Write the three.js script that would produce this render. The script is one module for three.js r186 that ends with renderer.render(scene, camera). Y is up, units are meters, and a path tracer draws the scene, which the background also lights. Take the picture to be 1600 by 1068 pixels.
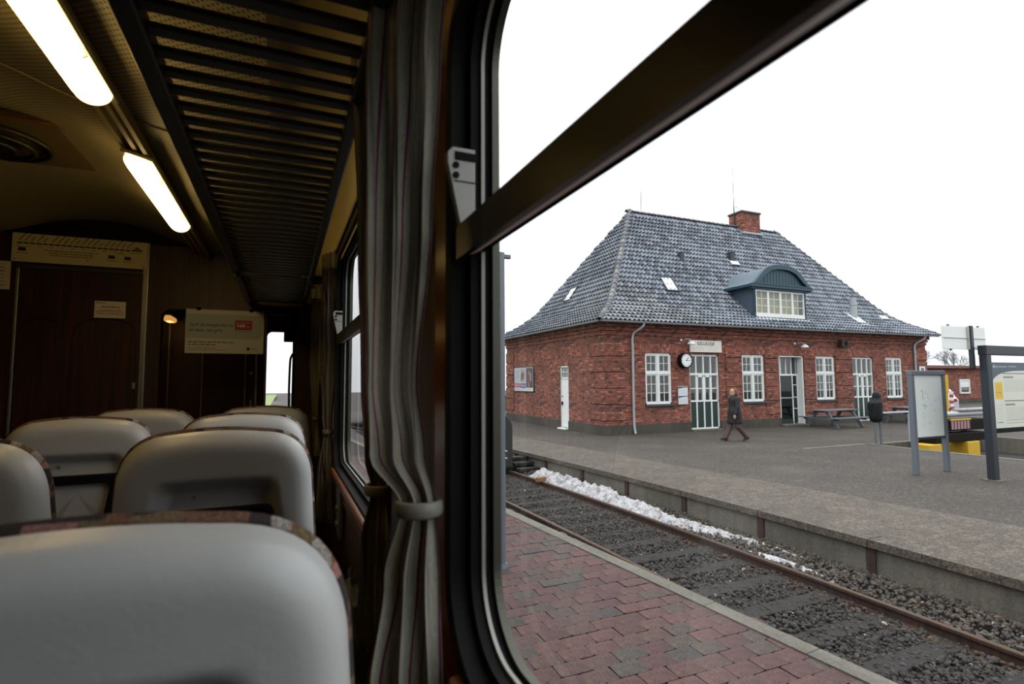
import * as THREE from 'three';
import { mergeGeometries } from 'three/addons/utils/BufferGeometryUtils.js';
import { RoundedBoxGeometry } from 'three/addons/geometries/RoundedBoxGeometry.js';
import { MarchingCubes } from 'three/addons/objects/MarchingCubes.js';
import { RectAreaLightUniformsLib } from 'three/addons/lights/RectAreaLightUniformsLib.js';

// ---------- camera, sky, exposure ----------
// y = 0 is the paving of the platforms; the coach runs along -z, the station stands to the right of it
const scene = new THREE.Scene();
const camera = new THREE.PerspectiveCamera(65.633, 1600 / 1068, 0.05, 600);
camera.position.set(0, 2.1, 0);
{
  const yaw = THREE.MathUtils.degToRad(23.3124), pitch = THREE.MathUtils.degToRad(4.26593);
  camera.lookAt(Math.sin(yaw) * Math.cos(pitch), 2.1 + Math.sin(pitch), -Math.cos(yaw) * Math.cos(pitch));
  camera.rotateZ(THREE.MathUtils.degToRad(-0.33868));
}
camera.focus = 11; camera.userData.fStop = 4.5;
const renderer = new THREE.WebGLRenderer({ antialias: true });
renderer.toneMapping = THREE.LinearToneMapping;
renderer.toneMappingExposure = 1.3;
renderer.shadowMap.enabled = true;
RectAreaLightUniformsLib.init();
{ // standard overcast sky: three times as bright overhead as at the horizon
  const w = 64, h = 64, d = new Float32Array(w * h * 4);
  for (let j = 0; j < h; j++) for (let i = 0; i < w; i++) {
    const el = ((j + 0.5) / h - 0.5) * Math.PI, s = Math.max(0, Math.sin(el)), L = 0.88 * (1 + 2 * s), k = (j * w + i) * 4;
    d[k] = L * 0.97; d[k + 1] = L; d[k + 2] = L * 1.03; d[k + 3] = 1;
  }
  const t = new THREE.DataTexture(d, w, h, THREE.RGBAFormat, THREE.FloatType);
  t.mapping = THREE.EquirectangularReflectionMapping; t.magFilter = THREE.LinearFilter; t.needsUpdate = true;
  scene.background = t; scene.environment = t;
}

// ---------- helpers ----------
const V = (x, y, z) => new THREE.Vector3(x, y, z), R = THREE.MathUtils.degToRad;
function rng(seed) { return () => { seed |= 0; seed = seed + 0x6D2B79F5 | 0; let t = Math.imul(seed ^ seed >>> 15, 1 | seed); t = t + Math.imul(t ^ t >>> 7, 61 | t) ^ t; return ((t ^ t >>> 14) >>> 0) / 4294967296; }; }
const rnd = rng(7);
const clamp = (x, a, b) => Math.min(b, Math.max(a, x)), mix = (a, b, t) => a + (b - a) * t;
const smooth = (a, b, x) => { const t = clamp((x - a) / (b - a), 0, 1); return t * t * (3 - 2 * t); };
function hash(x, y, s) { let h = Math.imul(x, 374761393) + Math.imul(y, 668265263) + Math.imul(s, 1274126177) | 0; h = Math.imul(h ^ h >>> 13, 1274126177); return ((h ^ h >>> 16) >>> 0) / 4294967296; }
function vnoise(x, y, px, py, s) { // value noise that repeats after px, py cells
  const xi = Math.floor(x), yi = Math.floor(y), fx = x - xi, fy = y - yi, u = fx * fx * (3 - 2 * fx), v = fy * fy * (3 - 2 * fy), m = (a, p) => ((a % p) + p) % p;
  const a = hash(m(xi, px), m(yi, py), s), b = hash(m(xi + 1, px), m(yi, py), s), c = hash(m(xi, px), m(yi + 1, py), s), e = hash(m(xi + 1, px), m(yi + 1, py), s);
  return a + (b - a) * u + (c - a) * v + (a - b - c + e) * u * v;
}
function fbm(u, v, px, py, s, oct = 4) { let a = 0, k = 0.5, n = 0; for (let i = 0; i < oct; i++) { a += k * vnoise(u * px, v * py, px, py, s + i); n += k; px *= 2; py *= 2; k *= 0.5; } return a / n; }
function tex(w, h, metresU, metresV, fn, srgb = true) { // fn(u, v) -> [r, g, b] 0..255
  const d = new Uint8Array(w * h * 4);
  for (let j = 0; j < h; j++) for (let i = 0; i < w; i++) { const c = fn((i + 0.5) / w, (j + 0.5) / h), k = (j * w + i) * 4; for (let q = 0; q < 3; q++) d[k + q] = clamp(Math.round(c[q]), 0, 255); d[k + 3] = 255; }
  const t = new THREE.DataTexture(d, w, h); t.wrapS = t.wrapT = THREE.RepeatWrapping; t.magFilter = THREE.LinearFilter; t.minFilter = THREE.LinearMipmapLinearFilter; t.generateMipmaps = true;
  if (srgb) t.colorSpace = THREE.SRGBColorSpace; t.repeat.set(1 / metresU, 1 / metresV); t.needsUpdate = true; return t;
}
const grey = (v) => [v, v, v];
function canvasTex(w, h, draw) { const c = document.createElement('canvas'); c.width = w; c.height = h; draw(c.getContext('2d'), w, h); const t = new THREE.CanvasTexture(c); t.colorSpace = THREE.SRGBColorSpace; t.magFilter = THREE.LinearFilter; return t; }
const std = (o) => new THREE.MeshStandardMaterial(o), phy = (o) => new THREE.MeshPhysicalMaterial(o);
const used = {};
function numbered(n) { if (used[n] === undefined) { used[n] = 0; return n; } used[n]++; return n + '_' + String(used[n]).padStart(3, '0'); }
function prep(g) { const q = g.index ? g.toNonIndexed() : g; for (const k of Object.keys(q.attributes)) if (!['position', 'normal', 'uv'].includes(k)) q.deleteAttribute(k); q.morphAttributes = {}; return q; }
function merge(list) { return list.length === 1 ? list[0] : mergeGeometries(list.map(prep), false); }
function mesh(name, geo, mat, parent = scene) {
  const m = new THREE.Mesh(Array.isArray(geo) ? merge(geo) : geo, mat); m.name = parent === scene ? numbered(name) : name; m.castShadow = m.receiveShadow = true; parent.add(m); return m;
}
function struct(name, geo, mat) { const m = mesh(name, geo, mat); m.userData.kind = 'structure'; return m; }
function structGroup(name) { const g = new THREE.Group(); g.name = numbered(name); g.userData.kind = 'structure'; scene.add(g); return g; }
function tag(o, label, category, group) { o.userData.label = label; o.userData.category = category; if (group) o.userData.group = group; return o; }
function thing(name, label, category, pos = [0, 0, 0], turn = 0, group) { const g = new THREE.Group(); g.name = numbered(name); g.position.set(...pos); g.rotation.y = turn; scene.add(g); return tag(g, label, category, group); }
function sub(name, parent, pos = [0, 0, 0]) { const g = new THREE.Group(); g.name = name; g.position.set(...pos); parent.add(g); return g; }
function dup(o, pos, turn, label, group) { const c = o.clone(); c.name = numbered(o.name.replace(/_\d{3}$/, '')); c.userData = { ...o.userData }; scene.add(c); c.position.set(...pos); c.rotation.y = turn; return tag(c, label, o.userData.category, group); }
const box = (w, h, d, x = 0, y = 0, z = 0) => new THREE.BoxGeometry(w, h, d).translate(x, y, z);
const span = (x0, x1, y0, y1, z0, z1) => box(Math.abs(x1 - x0), Math.abs(y1 - y0), Math.abs(z1 - z0), (x0 + x1) / 2, (y0 + y1) / 2, (z0 + z1) / 2);
const rbox = (w, h, d, r, x = 0, y = 0, z = 0, s = 2) => new RoundedBoxGeometry(w, h, d, s, Math.min(r, w / 2.02, h / 2.02, d / 2.02)).translate(x, y, z);
const rspan = (x0, x1, y0, y1, z0, z1, r) => rbox(Math.abs(x1 - x0), Math.abs(y1 - y0), Math.abs(z1 - z0), r, (x0 + x1) / 2, (y0 + y1) / 2, (z0 + z1) / 2);
function cyl(a, b, r0, r1 = r0, seg = 12) { const d = b.clone().sub(a), g = new THREE.CylinderGeometry(r1, r0, d.length(), seg); g.applyQuaternion(new THREE.Quaternion().setFromUnitVectors(V(0, 1, 0), d.clone().normalize())); const m = a.clone().add(b).multiplyScalar(0.5); return g.translate(m.x, m.y, m.z); }
function bar(a, b, w, h) { const d = b.clone().sub(a), g = new THREE.BoxGeometry(w, h, d.length()); const o = new THREE.Object3D(); o.position.copy(a).add(b).multiplyScalar(0.5); o.lookAt(b); o.updateMatrix(); return g.applyMatrix4(o.matrix); }
const tube = (pts, r, seg = 24, rad = 8, closed = false) => new THREE.TubeGeometry(new THREE.CatmullRomCurve3(pts, closed), seg, r, rad, closed);
function wuv(g) { // uv in metres from the face direction
  const q = prep(g), p = q.attributes.position, uv = new Float32Array(p.count * 2), a = V(), b = V(), c = V(), n = V();
  for (let i = 0; i < p.count; i += 3) {
    a.fromBufferAttribute(p, i); b.fromBufferAttribute(p, i + 1); c.fromBufferAttribute(p, i + 2); n.copy(b).sub(a).cross(c.clone().sub(a));
    const x = Math.abs(n.x), y = Math.abs(n.y), z = Math.abs(n.z);
    [a, b, c].forEach((k, j) => { const [u, v] = y > x && y > z ? [k.x, k.z] : x > z ? [k.z, k.y] : [k.x, k.y]; uv[(i + j) * 2] = u; uv[(i + j) * 2 + 1] = v; });
  }
  q.setAttribute('uv', new THREE.BufferAttribute(uv, 2)); return q;
}
function rrect(s, x0, x1, y0, y1, r) { s.moveTo(x0 + r, y0); s.lineTo(x1 - r, y0); s.absarc(x1 - r, y0 + r, r, -Math.PI / 2, 0); s.lineTo(x1, y1 - r); s.absarc(x1 - r, y1 - r, r, 0, Math.PI / 2); s.lineTo(x0 + r, y1); s.absarc(x0 + r, y1 - r, r, Math.PI / 2, Math.PI); s.lineTo(x0, y0 + r); s.absarc(x0 + r, y0 + r, r, Math.PI, Math.PI * 1.5); return s; }
const ext = (shape, depth, bevel = 0, seg = 10) => new THREE.ExtrudeGeometry(shape, { depth, bevelEnabled: bevel > 0, bevelThickness: bevel, bevelSize: bevel, bevelSegments: 2, curveSegments: seg });
const sideways = (g, x) => flip(g.applyMatrix4(new THREE.Matrix4().makeBasis(V(0, 0, 1), V(0, 1, 0), V(1, 0, 0))).translate(x, 0, 0), 1); // a shape drawn in (z, y), extruded along +x
function flip(g, sign = -1) { const q = prep(g); const p = q.attributes; if (sign < 0 && p.normal) for (let i = 0; i < p.normal.array.length; i++) p.normal.array[i] *= -1; for (const k of Object.keys(p)) { const a = p[k], n = a.itemSize; for (let i = 0; i < a.count; i += 3) for (let j = 0; j < n; j++) { const t = a.array[(i + 1) * n + j]; a.array[(i + 1) * n + j] = a.array[(i + 2) * n + j]; a.array[(i + 2) * n + j] = t; } } return q; }
function grid(nu, nv, fn) { // fn(u, v) -> {p, uv}
  const pos = [], uv = [], idx = [];
  for (let j = 0; j <= nv; j++) for (let i = 0; i <= nu; i++) { const q = fn(i / nu, j / nv); pos.push(...q.slice(0, 3)); uv.push(q[3] ?? i / nu, q[4] ?? j / nv); }
  for (let j = 0; j < nv; j++) for (let i = 0; i < nu; i++) { const a = j * (nu + 1) + i, b = a + 1, c = a + nu + 1, d = c + 1; idx.push(a, b, d, a, d, c); }
  const g = new THREE.BufferGeometry(); g.setAttribute('position', new THREE.Float32BufferAttribute(pos, 3)); g.setAttribute('uv', new THREE.Float32BufferAttribute(uv, 2)); g.setIndex(idx); g.computeVertexNormals(); return g;
}
function plane(w, h, x, y, z, ry = 0) { return new THREE.PlaneGeometry(w, h).rotateY(ry).translate(x, y, z); }

// ---------- materials ----------
const woodFn = (c0, c1, c2, s) => (u, v) => { const g = fbm(u, v, 48, 2, s, 3), f = fbm(u, v, 160, 5, s + 9, 2), k = fbm(u, v, 4, 3, s + 5, 3), t = clamp(g * 0.75 + (f - 0.5) * 0.7, 0, 1); return [0, 1, 2].map((i) => mix(mix(c0[i], c1[i], t), c2[i], smooth(0.55, 0.8, f) * 0.7) * (0.82 + 0.36 * k)); };
const T = {
  wood: tex(512, 512, 0.9, 1.8, woodFn([36, 16, 9], [98, 46, 22], [14, 6, 4], 3)),
  brick: tex(1024, 1024, 2.7, 2.7, (u, v) => {
    const row = Math.floor(v * 30), fv = v * 30 - row, o = row % 2 ? 0.5 : 0, bx = u * 14 + o, i = Math.floor(bx), fu = bx - i, h = hash(i % 14, row, 11), h2 = hash(i % 14, row, 12), n = fbm(u, v, 64, 64, 5, 3), big = fbm(u, v, 3, 3, 8, 3);
    if (fu < 0.07 || fv < 0.24) return [84, 68, 60].map((c) => c * (0.8 + 0.4 * n));
    const c = h < 0.08 ? [92, 56, 50] : h < 0.4 ? [140, 76, 62] : h < 0.8 ? [156, 88, 70] : [170, 108, 86];
    return c.map((q) => q * (0.8 + 0.25 * h2) * (0.75 + 0.5 * n) * (0.82 + 0.36 * big));
  }),
  brickBump: tex(1024, 1024, 2.7, 2.7, (u, v) => { const row = Math.floor(v * 30), fv = v * 30 - row, bx = u * 14 + (row % 2 ? 0.5 : 0), fu = bx - Math.floor(bx); return grey(fu < 0.07 || fv < 0.24 ? 60 : 170 + 60 * hash(Math.floor(bx) % 14, row, 31)); }, false),
  asphalt: tex(1024, 1024, 5, 5, (u, v) => { const a = fbm(u, v, 5, 5, 21, 4), b = fbm(u, v, 220, 220, 22, 2), c = fbm(u, v, 90, 90, 23, 2), k = (0.8 + 0.36 * a) * (0.4 + 0.9 * b + 0.3 * c); const s = b > 0.78 ? 30 : 0; return [78 * k + s, 72 * k + s, 66 * k + s]; }),
  concrete: tex(1024, 1024, 3, 3, (u, v) => { const a = fbm(u, v, 4, 4, 41, 4), b = fbm(u, v, 200, 200, 42, 2), st = fbm(u, v, 30, 3, 43, 3), k = (0.76 + 0.36 * a) * (0.84 + 0.3 * b) * (0.9 + 0.2 * st); return [118 * k, 114 * k, 102 * k]; }),
  strip: tex(1024, 1024, 3, 3, (u, v) => { const gx = u * 24 + (Math.floor(v * 24) % 2 ? 0.5 : 0), gy = v * 24, fx = gx - Math.floor(gx), fy = gy - Math.floor(gy), h = hash(Math.floor(gx) % 24, Math.floor(gy), 51), a = fbm(u, v, 5, 5, 52, 4), b = fbm(u, v, 180, 180, 53, 2); const k = (0.86 + 0.18 * h) * (0.88 + 0.2 * a) * (0.48 + 1.0 * b) * (fx < 0.07 || fy < 0.07 ? 0.8 : 1); return [110 * k, 101 * k, 87 * k]; }),
  fine: tex(256, 256, 0.3, 0.3, (u, v) => grey(128 + 127 * (fbm(u, v, 48, 48, 61, 2) - 0.5) * 1.6), false),
  coarse: tex(256, 256, 0.8, 0.8, (u, v) => grey(255 * fbm(u, v, 16, 16, 62, 4)), false),
  rust: tex(512, 512, 0.7, 0.7, (u, v) => { const a = fbm(u, v, 8, 8, 71, 4), b = fbm(u, v, 60, 60, 72, 2); return [mix(44, 80, a) * (0.6 + 0.7 * b), mix(30, 50, a) * (0.6 + 0.7 * b), mix(24, 36, a) * (0.6 + 0.7 * b)]; }),
  perf: tex(128, 128, 0.024, 0.024, (u, v) => { const d = (x, y) => Math.hypot(u - x, v - y); const m = Math.min(d(0.5, 0.5), d(0, 0), d(1, 0), d(0, 1), d(1, 1)); return m < 0.17 ? [24, 22, 17] : [156, 148, 118]; }),
  cloth: tex(512, 64, 0.42, 0.42, (u, v) => { const p = (u * 6) % 1, m = p < 0.1 ? 1 : p > 0.42 && p < 0.47 ? 0.6 : 0, w = 0.8 + 0.4 * hash(Math.floor(u * 256), Math.floor(v * 256), 81) * 0.5 + 0.2 * hash(Math.floor(u * 512), 3, 82); return [mix(146, 106, m) * w, mix(146, 42, m) * w, mix(130, 78, m) * w]; }),
  seat: tex(256, 256, 0.22, 0.22, (u, v) => { const i = Math.floor(u * 10), j = Math.floor(v * 14), h = hash(i, j, 91), w = 0.75 + 0.5 * hash(Math.floor(u * 128), Math.floor(v * 128), 92), c = h < 0.42 ? [40, 32, 30] : h < 0.66 ? [96, 66, 50] : h < 0.78 ? [132, 92, 86] : h < 0.9 ? [92, 76, 52] : [128, 120, 114]; return c.map((q) => q * w); }),
  paver: tex(256, 256, 0.6, 0.6, (u, v) => { const k = 0.42 + 0.4 * fbm(u, v, 8, 8, 101, 3) + 0.75 * fbm(u, v, 70, 70, 102, 2); const s = hash(Math.floor(u * 128), Math.floor(v * 128), 103) > 0.992 ? 60 : 0; return grey(190 * k + s); }),
  snow: tex(256, 256, 0.7, 0.7, (u, v) => { const a = fbm(u, v, 10, 10, 111, 4), b = fbm(u, v, 70, 70, 112, 2), d = smooth(0.44, 0.7, b * 0.5 + a * 0.5) * 0.7; return [mix(190, 96, d), mix(190, 88, d), mix(192, 80, d)]; }),
};
const bmp = (m, s) => ({ bumpMap: m, bumpScale: s });
const tone = (v) => new THREE.Color().setRGB(v, v, v);
const M = {
  wood: std({ map: T.wood, roughness: 0.48 }), woodTrim: std({ color: 0x6b3512, roughness: 0.24 }), black: phy({ color: 0x0d0d0d, roughness: 0.8, specularIntensity: 0.3 }), rubber: phy({ color: 0x0b0b0c, roughness: 0.7, specularIntensity: 0.35 }),
  bead: std({ color: 0x8f8f88, roughness: 0.45, metalness: 0.3 }), olive: std({ color: 0x4a4a40, roughness: 0.4, metalness: 0.5 }), mullion: std({ color: 0x1b1a17, roughness: 0.36, metalness: 0.3 }), lip: std({ color: 0xc4b8ae, roughness: 0.5 }),
  alu: std({ color: 0xb4b4ac, roughness: 0.35, metalness: 0.85 }), cream: std({ color: 0xb0a370, roughness: 0.5 }), perf: std({ map: T.perf, roughness: 0.5 }), rack: std({ color: 0x24261f, roughness: 0.42, metalness: 0.35 }),
  floor: std({ color: 0x2c2a28, roughness: 0.8 }), shell: phy({ color: 0xb0b1af, roughness: 0.36, ...bmp(T.fine, 0.0003) }), seatFabric: phy({ map: T.seat, roughness: 0.95, sheen: 0.4, sheenRoughness: 0.6 }),
  cloth: phy({ map: T.cloth, roughness: 1, transmission: 0.22, thickness: 0, side: THREE.DoubleSide }), tie: std({ color: 0x77756c, roughness: 0.5 }), plastic: std({ color: 0x9c9c94, roughness: 0.4 }),
  glass: phy({ color: 0xffffff, transmission: 1, roughness: 0, thickness: 0, ior: 1.45 }), train: std({ color: 0x7a2a20, roughness: 0.4 }),
  brick: std({ map: T.brick, color: tone(0.8), roughness: 0.92, ...bmp(T.brickBump, 0.006) }), asphalt: std({ map: T.asphalt, color: new THREE.Color().setRGB(0.57, 0.56, 0.53), roughness: 0.9, ...bmp(T.coarse, 0.004) }), concrete: std({ map: T.concrete, color: tone(0.78), roughness: 0.9, ...bmp(T.coarse, 0.004) }), strip: std({ map: T.strip, color: tone(0.56), roughness: 0.9, ...bmp(T.coarse, 0.004) }),
  rust: std({ map: T.rust, color: tone(0.8), roughness: 0.8 }), railTop: std({ color: 0x54402f, roughness: 0.42, metalness: 0.6 }), sleeper: std({ color: 0x171310, roughness: 0.85, ...bmp(T.coarse, 0.006) }), snow: phy({ map: T.snow, color: tone(0.8), roughness: 0.85, ...bmp(T.coarse, 0.02) }),
  white: std({ color: 0xd2d6d3, roughness: 0.55 }), winPane: phy({ color: 0xe8f0ee, transmission: 1, roughness: 0.02, thickness: 0, ior: 1.8 }), green: std({ color: 0x15302a, roughness: 0.35 }), zinc: std({ color: 0x9aa0a4, roughness: 0.6, metalness: 0.15 }),
  plinth: std({ map: T.concrete, color: 0x9e9b9b, roughness: 0.95, ...bmp(T.coarse, 0.006) }), teal: std({ color: 0x163a48, roughness: 0.5 }), slate: std({ color: 0x31363c, roughness: 0.6 }), darkIn: std({ color: 0x77756e, roughness: 0.9 }),
  steel: std({ color: 0x262c34, roughness: 0.45, metalness: 0.3 }), greyPaint: std({ color: 0x5e656c, roughness: 0.5, metalness: 0.2 }), tableWood: std({ color: 0x5d6166, roughness: 0.8 }), yellow: std({ color: 0xb8931c, roughness: 0.7 }),
};

// ================= THE COACH =================
const FL = 0.9, XW = 0.27, XO = 0.345, XC = -1.25, XL = 2 * XC - XW, ZE = -4.75, ZB = 4.2; // floor, inner and outer face of the window wall, middle, far wall, end wall, back wall
const WIN = [[-3.0, -1.58], [-0.838, 0.6], [1.36, 2.78]], WY0 = 1.68, WY1 = 2.76;
{ // window wall with rounded openings
  const s = new THREE.Shape(); s.moveTo(-7.4, 0.55); s.lineTo(ZB, 0.55); s.lineTo(ZB, 2.86); s.lineTo(-7.4, 2.86); s.closePath();
  for (const [a, b] of WIN) s.holes.push(rrect(new THREE.Path(), a - 0.035, b + 0.035, WY0 - 0.035, WY1 + 0.035, 0.15));
  struct('wall_right', wuv(sideways(ext(s, XO - XW), XW)), M.wood);
  s.holes.splice(0, 3); struct('wall_left', wuv(sideways(ext(s, 0.1), XL - 0.1)), M.wood);
  struct('floor', wuv(span(XL, XW, FL - 0.1, FL, -7.4, ZB)), M.floor);
  struct('wall_back', wuv(span(XL - 0.1, XO, 0.55, 3.6, ZB, ZB + 0.1)), M.wood);
}
{ // ceiling: perforated arch, plain coves and a grooved upper wall panel
  const half = [[-1.25, 3.30], [-1.0, 3.27], [-0.75, 3.18], [-0.5, 3.115], [-0.25, 3.065], [-0.045, 3.025]];
  const prof = [...half.slice().reverse().map(([x, y]) => [2 * XC - x, y]), ...half.slice(1)].reverse();
  const curve = new THREE.CatmullRomCurve3(prof.map(([x, y]) => V(x, y, 0))), L = curve.getLength();
  const ce = struct('ceiling', flip(grid(48, 1, (u, v) => { const p = curve.getPointAt(u); return [p.x, p.y, mix(-7.3, ZB, v), u * L, mix(-7.3, ZB, v)]; })), M.perf);
  const cove = (sg) => { const P = [[-0.045, 3.022], [0.1, 3.0], [0.2, 2.95], [0.255, 2.87], [XW, 2.755]]; return grid(4, 1, (u, v) => { const [x, y] = P[Math.round(u * 4)]; return [sg > 0 ? x : 2 * XC - x, y, mix(-7.3, ZB, v)]; }); };
  const cv = mesh('cove_panel', cove(1), M.cream, ce); mesh('cove_panel', cove(-1), M.cream, ce); cv.userData.label = 'plain cream panel above the windows';
  mesh('seam_strip', [span(-0.062, -0.03, 3.01, 3.023, -7.3, ZB)], M.cream, ce);
  mesh('groove_rail', [span(0.248, 0.262, 2.815, 2.83, -7.3, ZB)], M.olive, ce);
  for (const z of [-2.42, -1.08, 0.26]) mesh('panel_joint', tube(prof.map(([x, y]) => V(x, y - 0.002, z)), 0.004, 60, 6), M.cream, ce);
  mesh('lamp_channel', [-0.56, -0.6, -0.65].map((x) => span(x - 0.008, x + 0.008, 3.085 - (x + 0.6) * 0.38, 3.13 - (x + 0.6) * 0.38, -4.7, ZB)), M.cream, ce);
  struct('roof', [span(XL - 0.13, XO, 3.4, 3.46, -7.4, ZB), span(XW, XO, 2.86, 3.4, -7.4, ZB), span(XL - 0.13, XL, 2.86, 3.4, -7.4, ZB), span(XL - 0.13, XO, 0.55, 3.46, -7.45, -7.4)].slice(0, 3), M.train);
}
// windows: timber ring, rubber, bead, metal ring, panes, middle bar with a catch
function ringZ(a, b, y0, y1, r, out, inn, x0, x1) { const s = rrect(new THREE.Shape(), a - out, b + out, y0 - out, y1 + out, r + Math.max(out, -0.08)); s.holes.push(rrect(new THREE.Path(), a - inn, b + inn, y0 - inn, y1 + inn, r + inn)); return sideways(ext(s, x1 - x0, 0, 8), x0); }
M.sill = std({ color: 0x7a4c26, roughness: 0.3 });
const dustTex = (seed) => tex(512, 512, 1, 1, (u, v) => { const p = fbm(u, v, 5, 5, seed, 3), sp = hash(Math.floor(u * 256), Math.floor(v * 256), seed + 5), st = fbm(u, v, 70, 6, seed + 8, 3), k = smooth(0.5, 0.72, p); return grey(255 * (k * (0.05 + 0.11 * st + (sp > 0.97 ? 0.1 : 0)) * 0.45)); }, false);
const dustMap = dustTex(700); M.dust = std({ color: 0xb8b8b4, roughness: 1, transparent: true, alphaMap: dustMap, depthWrite: false });
WIN.forEach(([a, b], i) => {
  const g = structGroup('window_' + (i + 1)), r = 0.12;
  mesh('timber_ring', ringZ(a, b, WY0, WY1, r, 0.125, 0.03, 0.259, 0.2745), M.woodTrim, g).userData.label = 'glossy brown trim around the window';
  mesh('rubber_gasket', [ringZ(a, b, WY0, WY1, r, 0.045, 0.012, 0.255, 0.285), ringZ(a, b, WY0, WY1, r, 0.034, -0.004, 0.285, 0.302)], M.rubber, g);
  mesh('bead_strip', [ringZ(a, b, WY0, WY1, r, 0.002, -0.01, 0.302, 0.308)], M.bead, g);
  mesh('inner_gasket', [ringZ(a, b, WY0, WY1, r, 0.034, 0.006, 0.302, 0.325)], M.rubber, g);
  mesh('metal_ring', ringZ(a, b, WY0, WY1, r, 0.034, -0.003, 0.325, 0.338), M.olive, g);
  mesh('sill_ledge', rspan(0.238, 0.2745, WY0 - 0.055, WY0 - 0.022, a + 0.03, b - 0.03, 0.008), M.sill, g).userData.label = 'varnished timber ledge under the window';
  const pane = rrect(new THREE.Shape(), a - 0.02, b + 0.02, WY0 - 0.02, WY1 + 0.02, r);
  mesh('pane', sideways(new THREE.ShapeGeometry(pane, 8), 0.342), M.glass, g).castShadow = false;
  mesh('window_grime', sideways(new THREE.ShapeGeometry(pane, 8), 0.3435), M.dust, g).castShadow = false;
  const pr = new THREE.Shape(); [[0.258, 2.302], [0.258, 2.355], [0.264, 2.361], [0.325, 2.361], [0.325, 2.342], [0.306, 2.327], [0.266, 2.327], [0.266, 2.302]].forEach(([x, y], k) => k ? pr.lineTo(x, y) : pr.moveTo(x, y));
  mesh('middle_bar', ext(pr, b - a - 0.02, 0.001).translate(0, 0, a + 0.01), M.mullion, g);
  const lp = new THREE.Shape(); [[0.2685, 2.3058], [0.295, 2.3168], [0.295, 2.3225], [0.2685, 2.3125]].forEach(([x, y], k) => k ? lp.lineTo(x, y) : lp.moveTo(x, y)); mesh('bar_lip', ext(lp, b - a - 0.024).translate(0, 0, a + 0.012), M.lip, g); const sl = new THREE.Shape(); [[0.304, 2.3168], [0.33, 2.335], [0.33, 2.345], [0.304, 2.33]].forEach(([x, y], k) => k ? sl.lineTo(x, y) : sl.moveTo(x, y)); mesh('bar_seal', ext(sl, b - a - 0.024).translate(0, 0, a + 0.012), M.rubber, g);
  // the catch stands across the corner of the bar, facing down the coach
  const c = new THREE.Shape(), zc = a + 0.012; [[0.276, 2.335], [0.284, 2.345], [0.284, 2.484], [0.247, 2.484], [0.239, 2.475], [0.239, 2.46], [0.262, 2.35], [0.266, 2.335]].forEach(([x, y], k) => k ? c.lineTo(x, y) : c.moveTo(x, y));
  const la = mesh('catch', ext(c, 0.012, 0.0015).translate(0, 0, zc), M.plastic, g); la.userData.label = 'off-white catch with a hooked slot and two screws';
  for (const y of [2.455, 2.438]) mesh('screw', cyl(V(0.252, y, zc + 0.012), V(0.252, y, zc + 0.0155), 0.0055, 0.0055, 14), M.black, la);
  mesh('slot', [span(0.250, 0.285, 2.464, 2.478, zc + 0.012, zc + 0.015)], M.black, la); mesh('seam', [span(0.249, 0.285, 2.4275, 2.4293, zc + 0.012, zc + 0.0145)], M.black, la);
});
// luggage rack
function rack(z0, z1, label) {
  const g = thing('luggage_rack', label, 'luggage rack', [0, 2.75, z0], 0, 'luggage racks'), len = z1 - z0;
  mesh('side_rail', [rspan(-0.283, -0.243, -0.022, 0.028, 0, len, 0.006)], M.rack, g); mesh('side_rail', [rspan(0.125, 0.155, -0.02, 0.02, 0, len, 0.006)], M.rack, g);
  const slat = rspan(-0.245, 0.128, -0.006, 0.006, -0.016, 0.016, 0.003);
  for (let z = 0.03; z < len - 0.02; z += 0.0735) { const m = mesh('slat', slat, M.rack, g); m.position.z = z; }
  for (const z of [0.02, len - 0.02]) { mesh('bracket', [rspan(0.14, XW, -0.03, 0.0, z - 0.015, z + 0.015, 0.004), bar(V(0.24, -0.03, z), V(0.13, -0.012, z), 0.02, 0.012)], M.rack, g); mesh('hook', rspan(-0.262, -0.244, -0.045, -0.02, z - 0.04, z + 0.04, 0.004), M.rack, g); }
  for (const x of [-0.2, 0.1]) mesh('bolt', cyl(V(x, -0.014, 0.03), V(x, 0.0, 0.03), 0.007, 0.007, 8), M.alu, g);
}
rack(-3.42, 1.6, 'long dark slatted luggage rack overhead beside the near curtain'); rack(-4.66, -3.5, 'shorter far luggage rack section ending at the dark timber end wall');
// ceiling lamps
function ceilingLamp(z0, z1, label) {
  const g = thing('ceiling_lamp', label, 'lamp', [-0.597, 3.06, (z0 + z1) / 2], 0, 'ceiling lamps'), len = z1 - z0, r = 0.056;
  g.rotation.z = -0.26;
  mesh('base_tray', rbox(0.125, 0.016, len + 0.01, 0.005, 0, 0.012, 0), M.alu, g);
  const s = new THREE.Shape(); s.absellipse(0, 0, 0.052, 0.05, Math.PI, Math.PI * 2); s.closePath();
  const geo = grid(20, 28, (u, v) => { const t = (v - 0.5) * 2, e = Math.abs(t) > 0.9 ? Math.sqrt(Math.max(0, 1 - ((Math.abs(t) - 0.9) / 0.1) ** 2)) : 1, a = Math.PI * (1 + u); return [Math.cos(a) * r * (0.55 + 0.45 * e), Math.sin(a) * 0.05 * e, t * len / 2]; });
  mesh('cover', geo, M.lampCover, g).castShadow = false;
  for (const z of [-len * 0.22, len * 0.3]) mesh('clip', tube([V(0.05, 0.004, z), V(0.066, -0.012, z), V(0.056, -0.02, z)], 0.0025, 8, 5), M.alu, g);
  for (const f of [-0.3, 0.3]) { const p = new THREE.PointLight(0xffd07a, 0.08, 0, 2); p.name = 'lamp_light'; p.position.set(0, -0.075, f * len); p.castShadow = true; p.shadow.radius = 2; g.add(p); }
}
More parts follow.
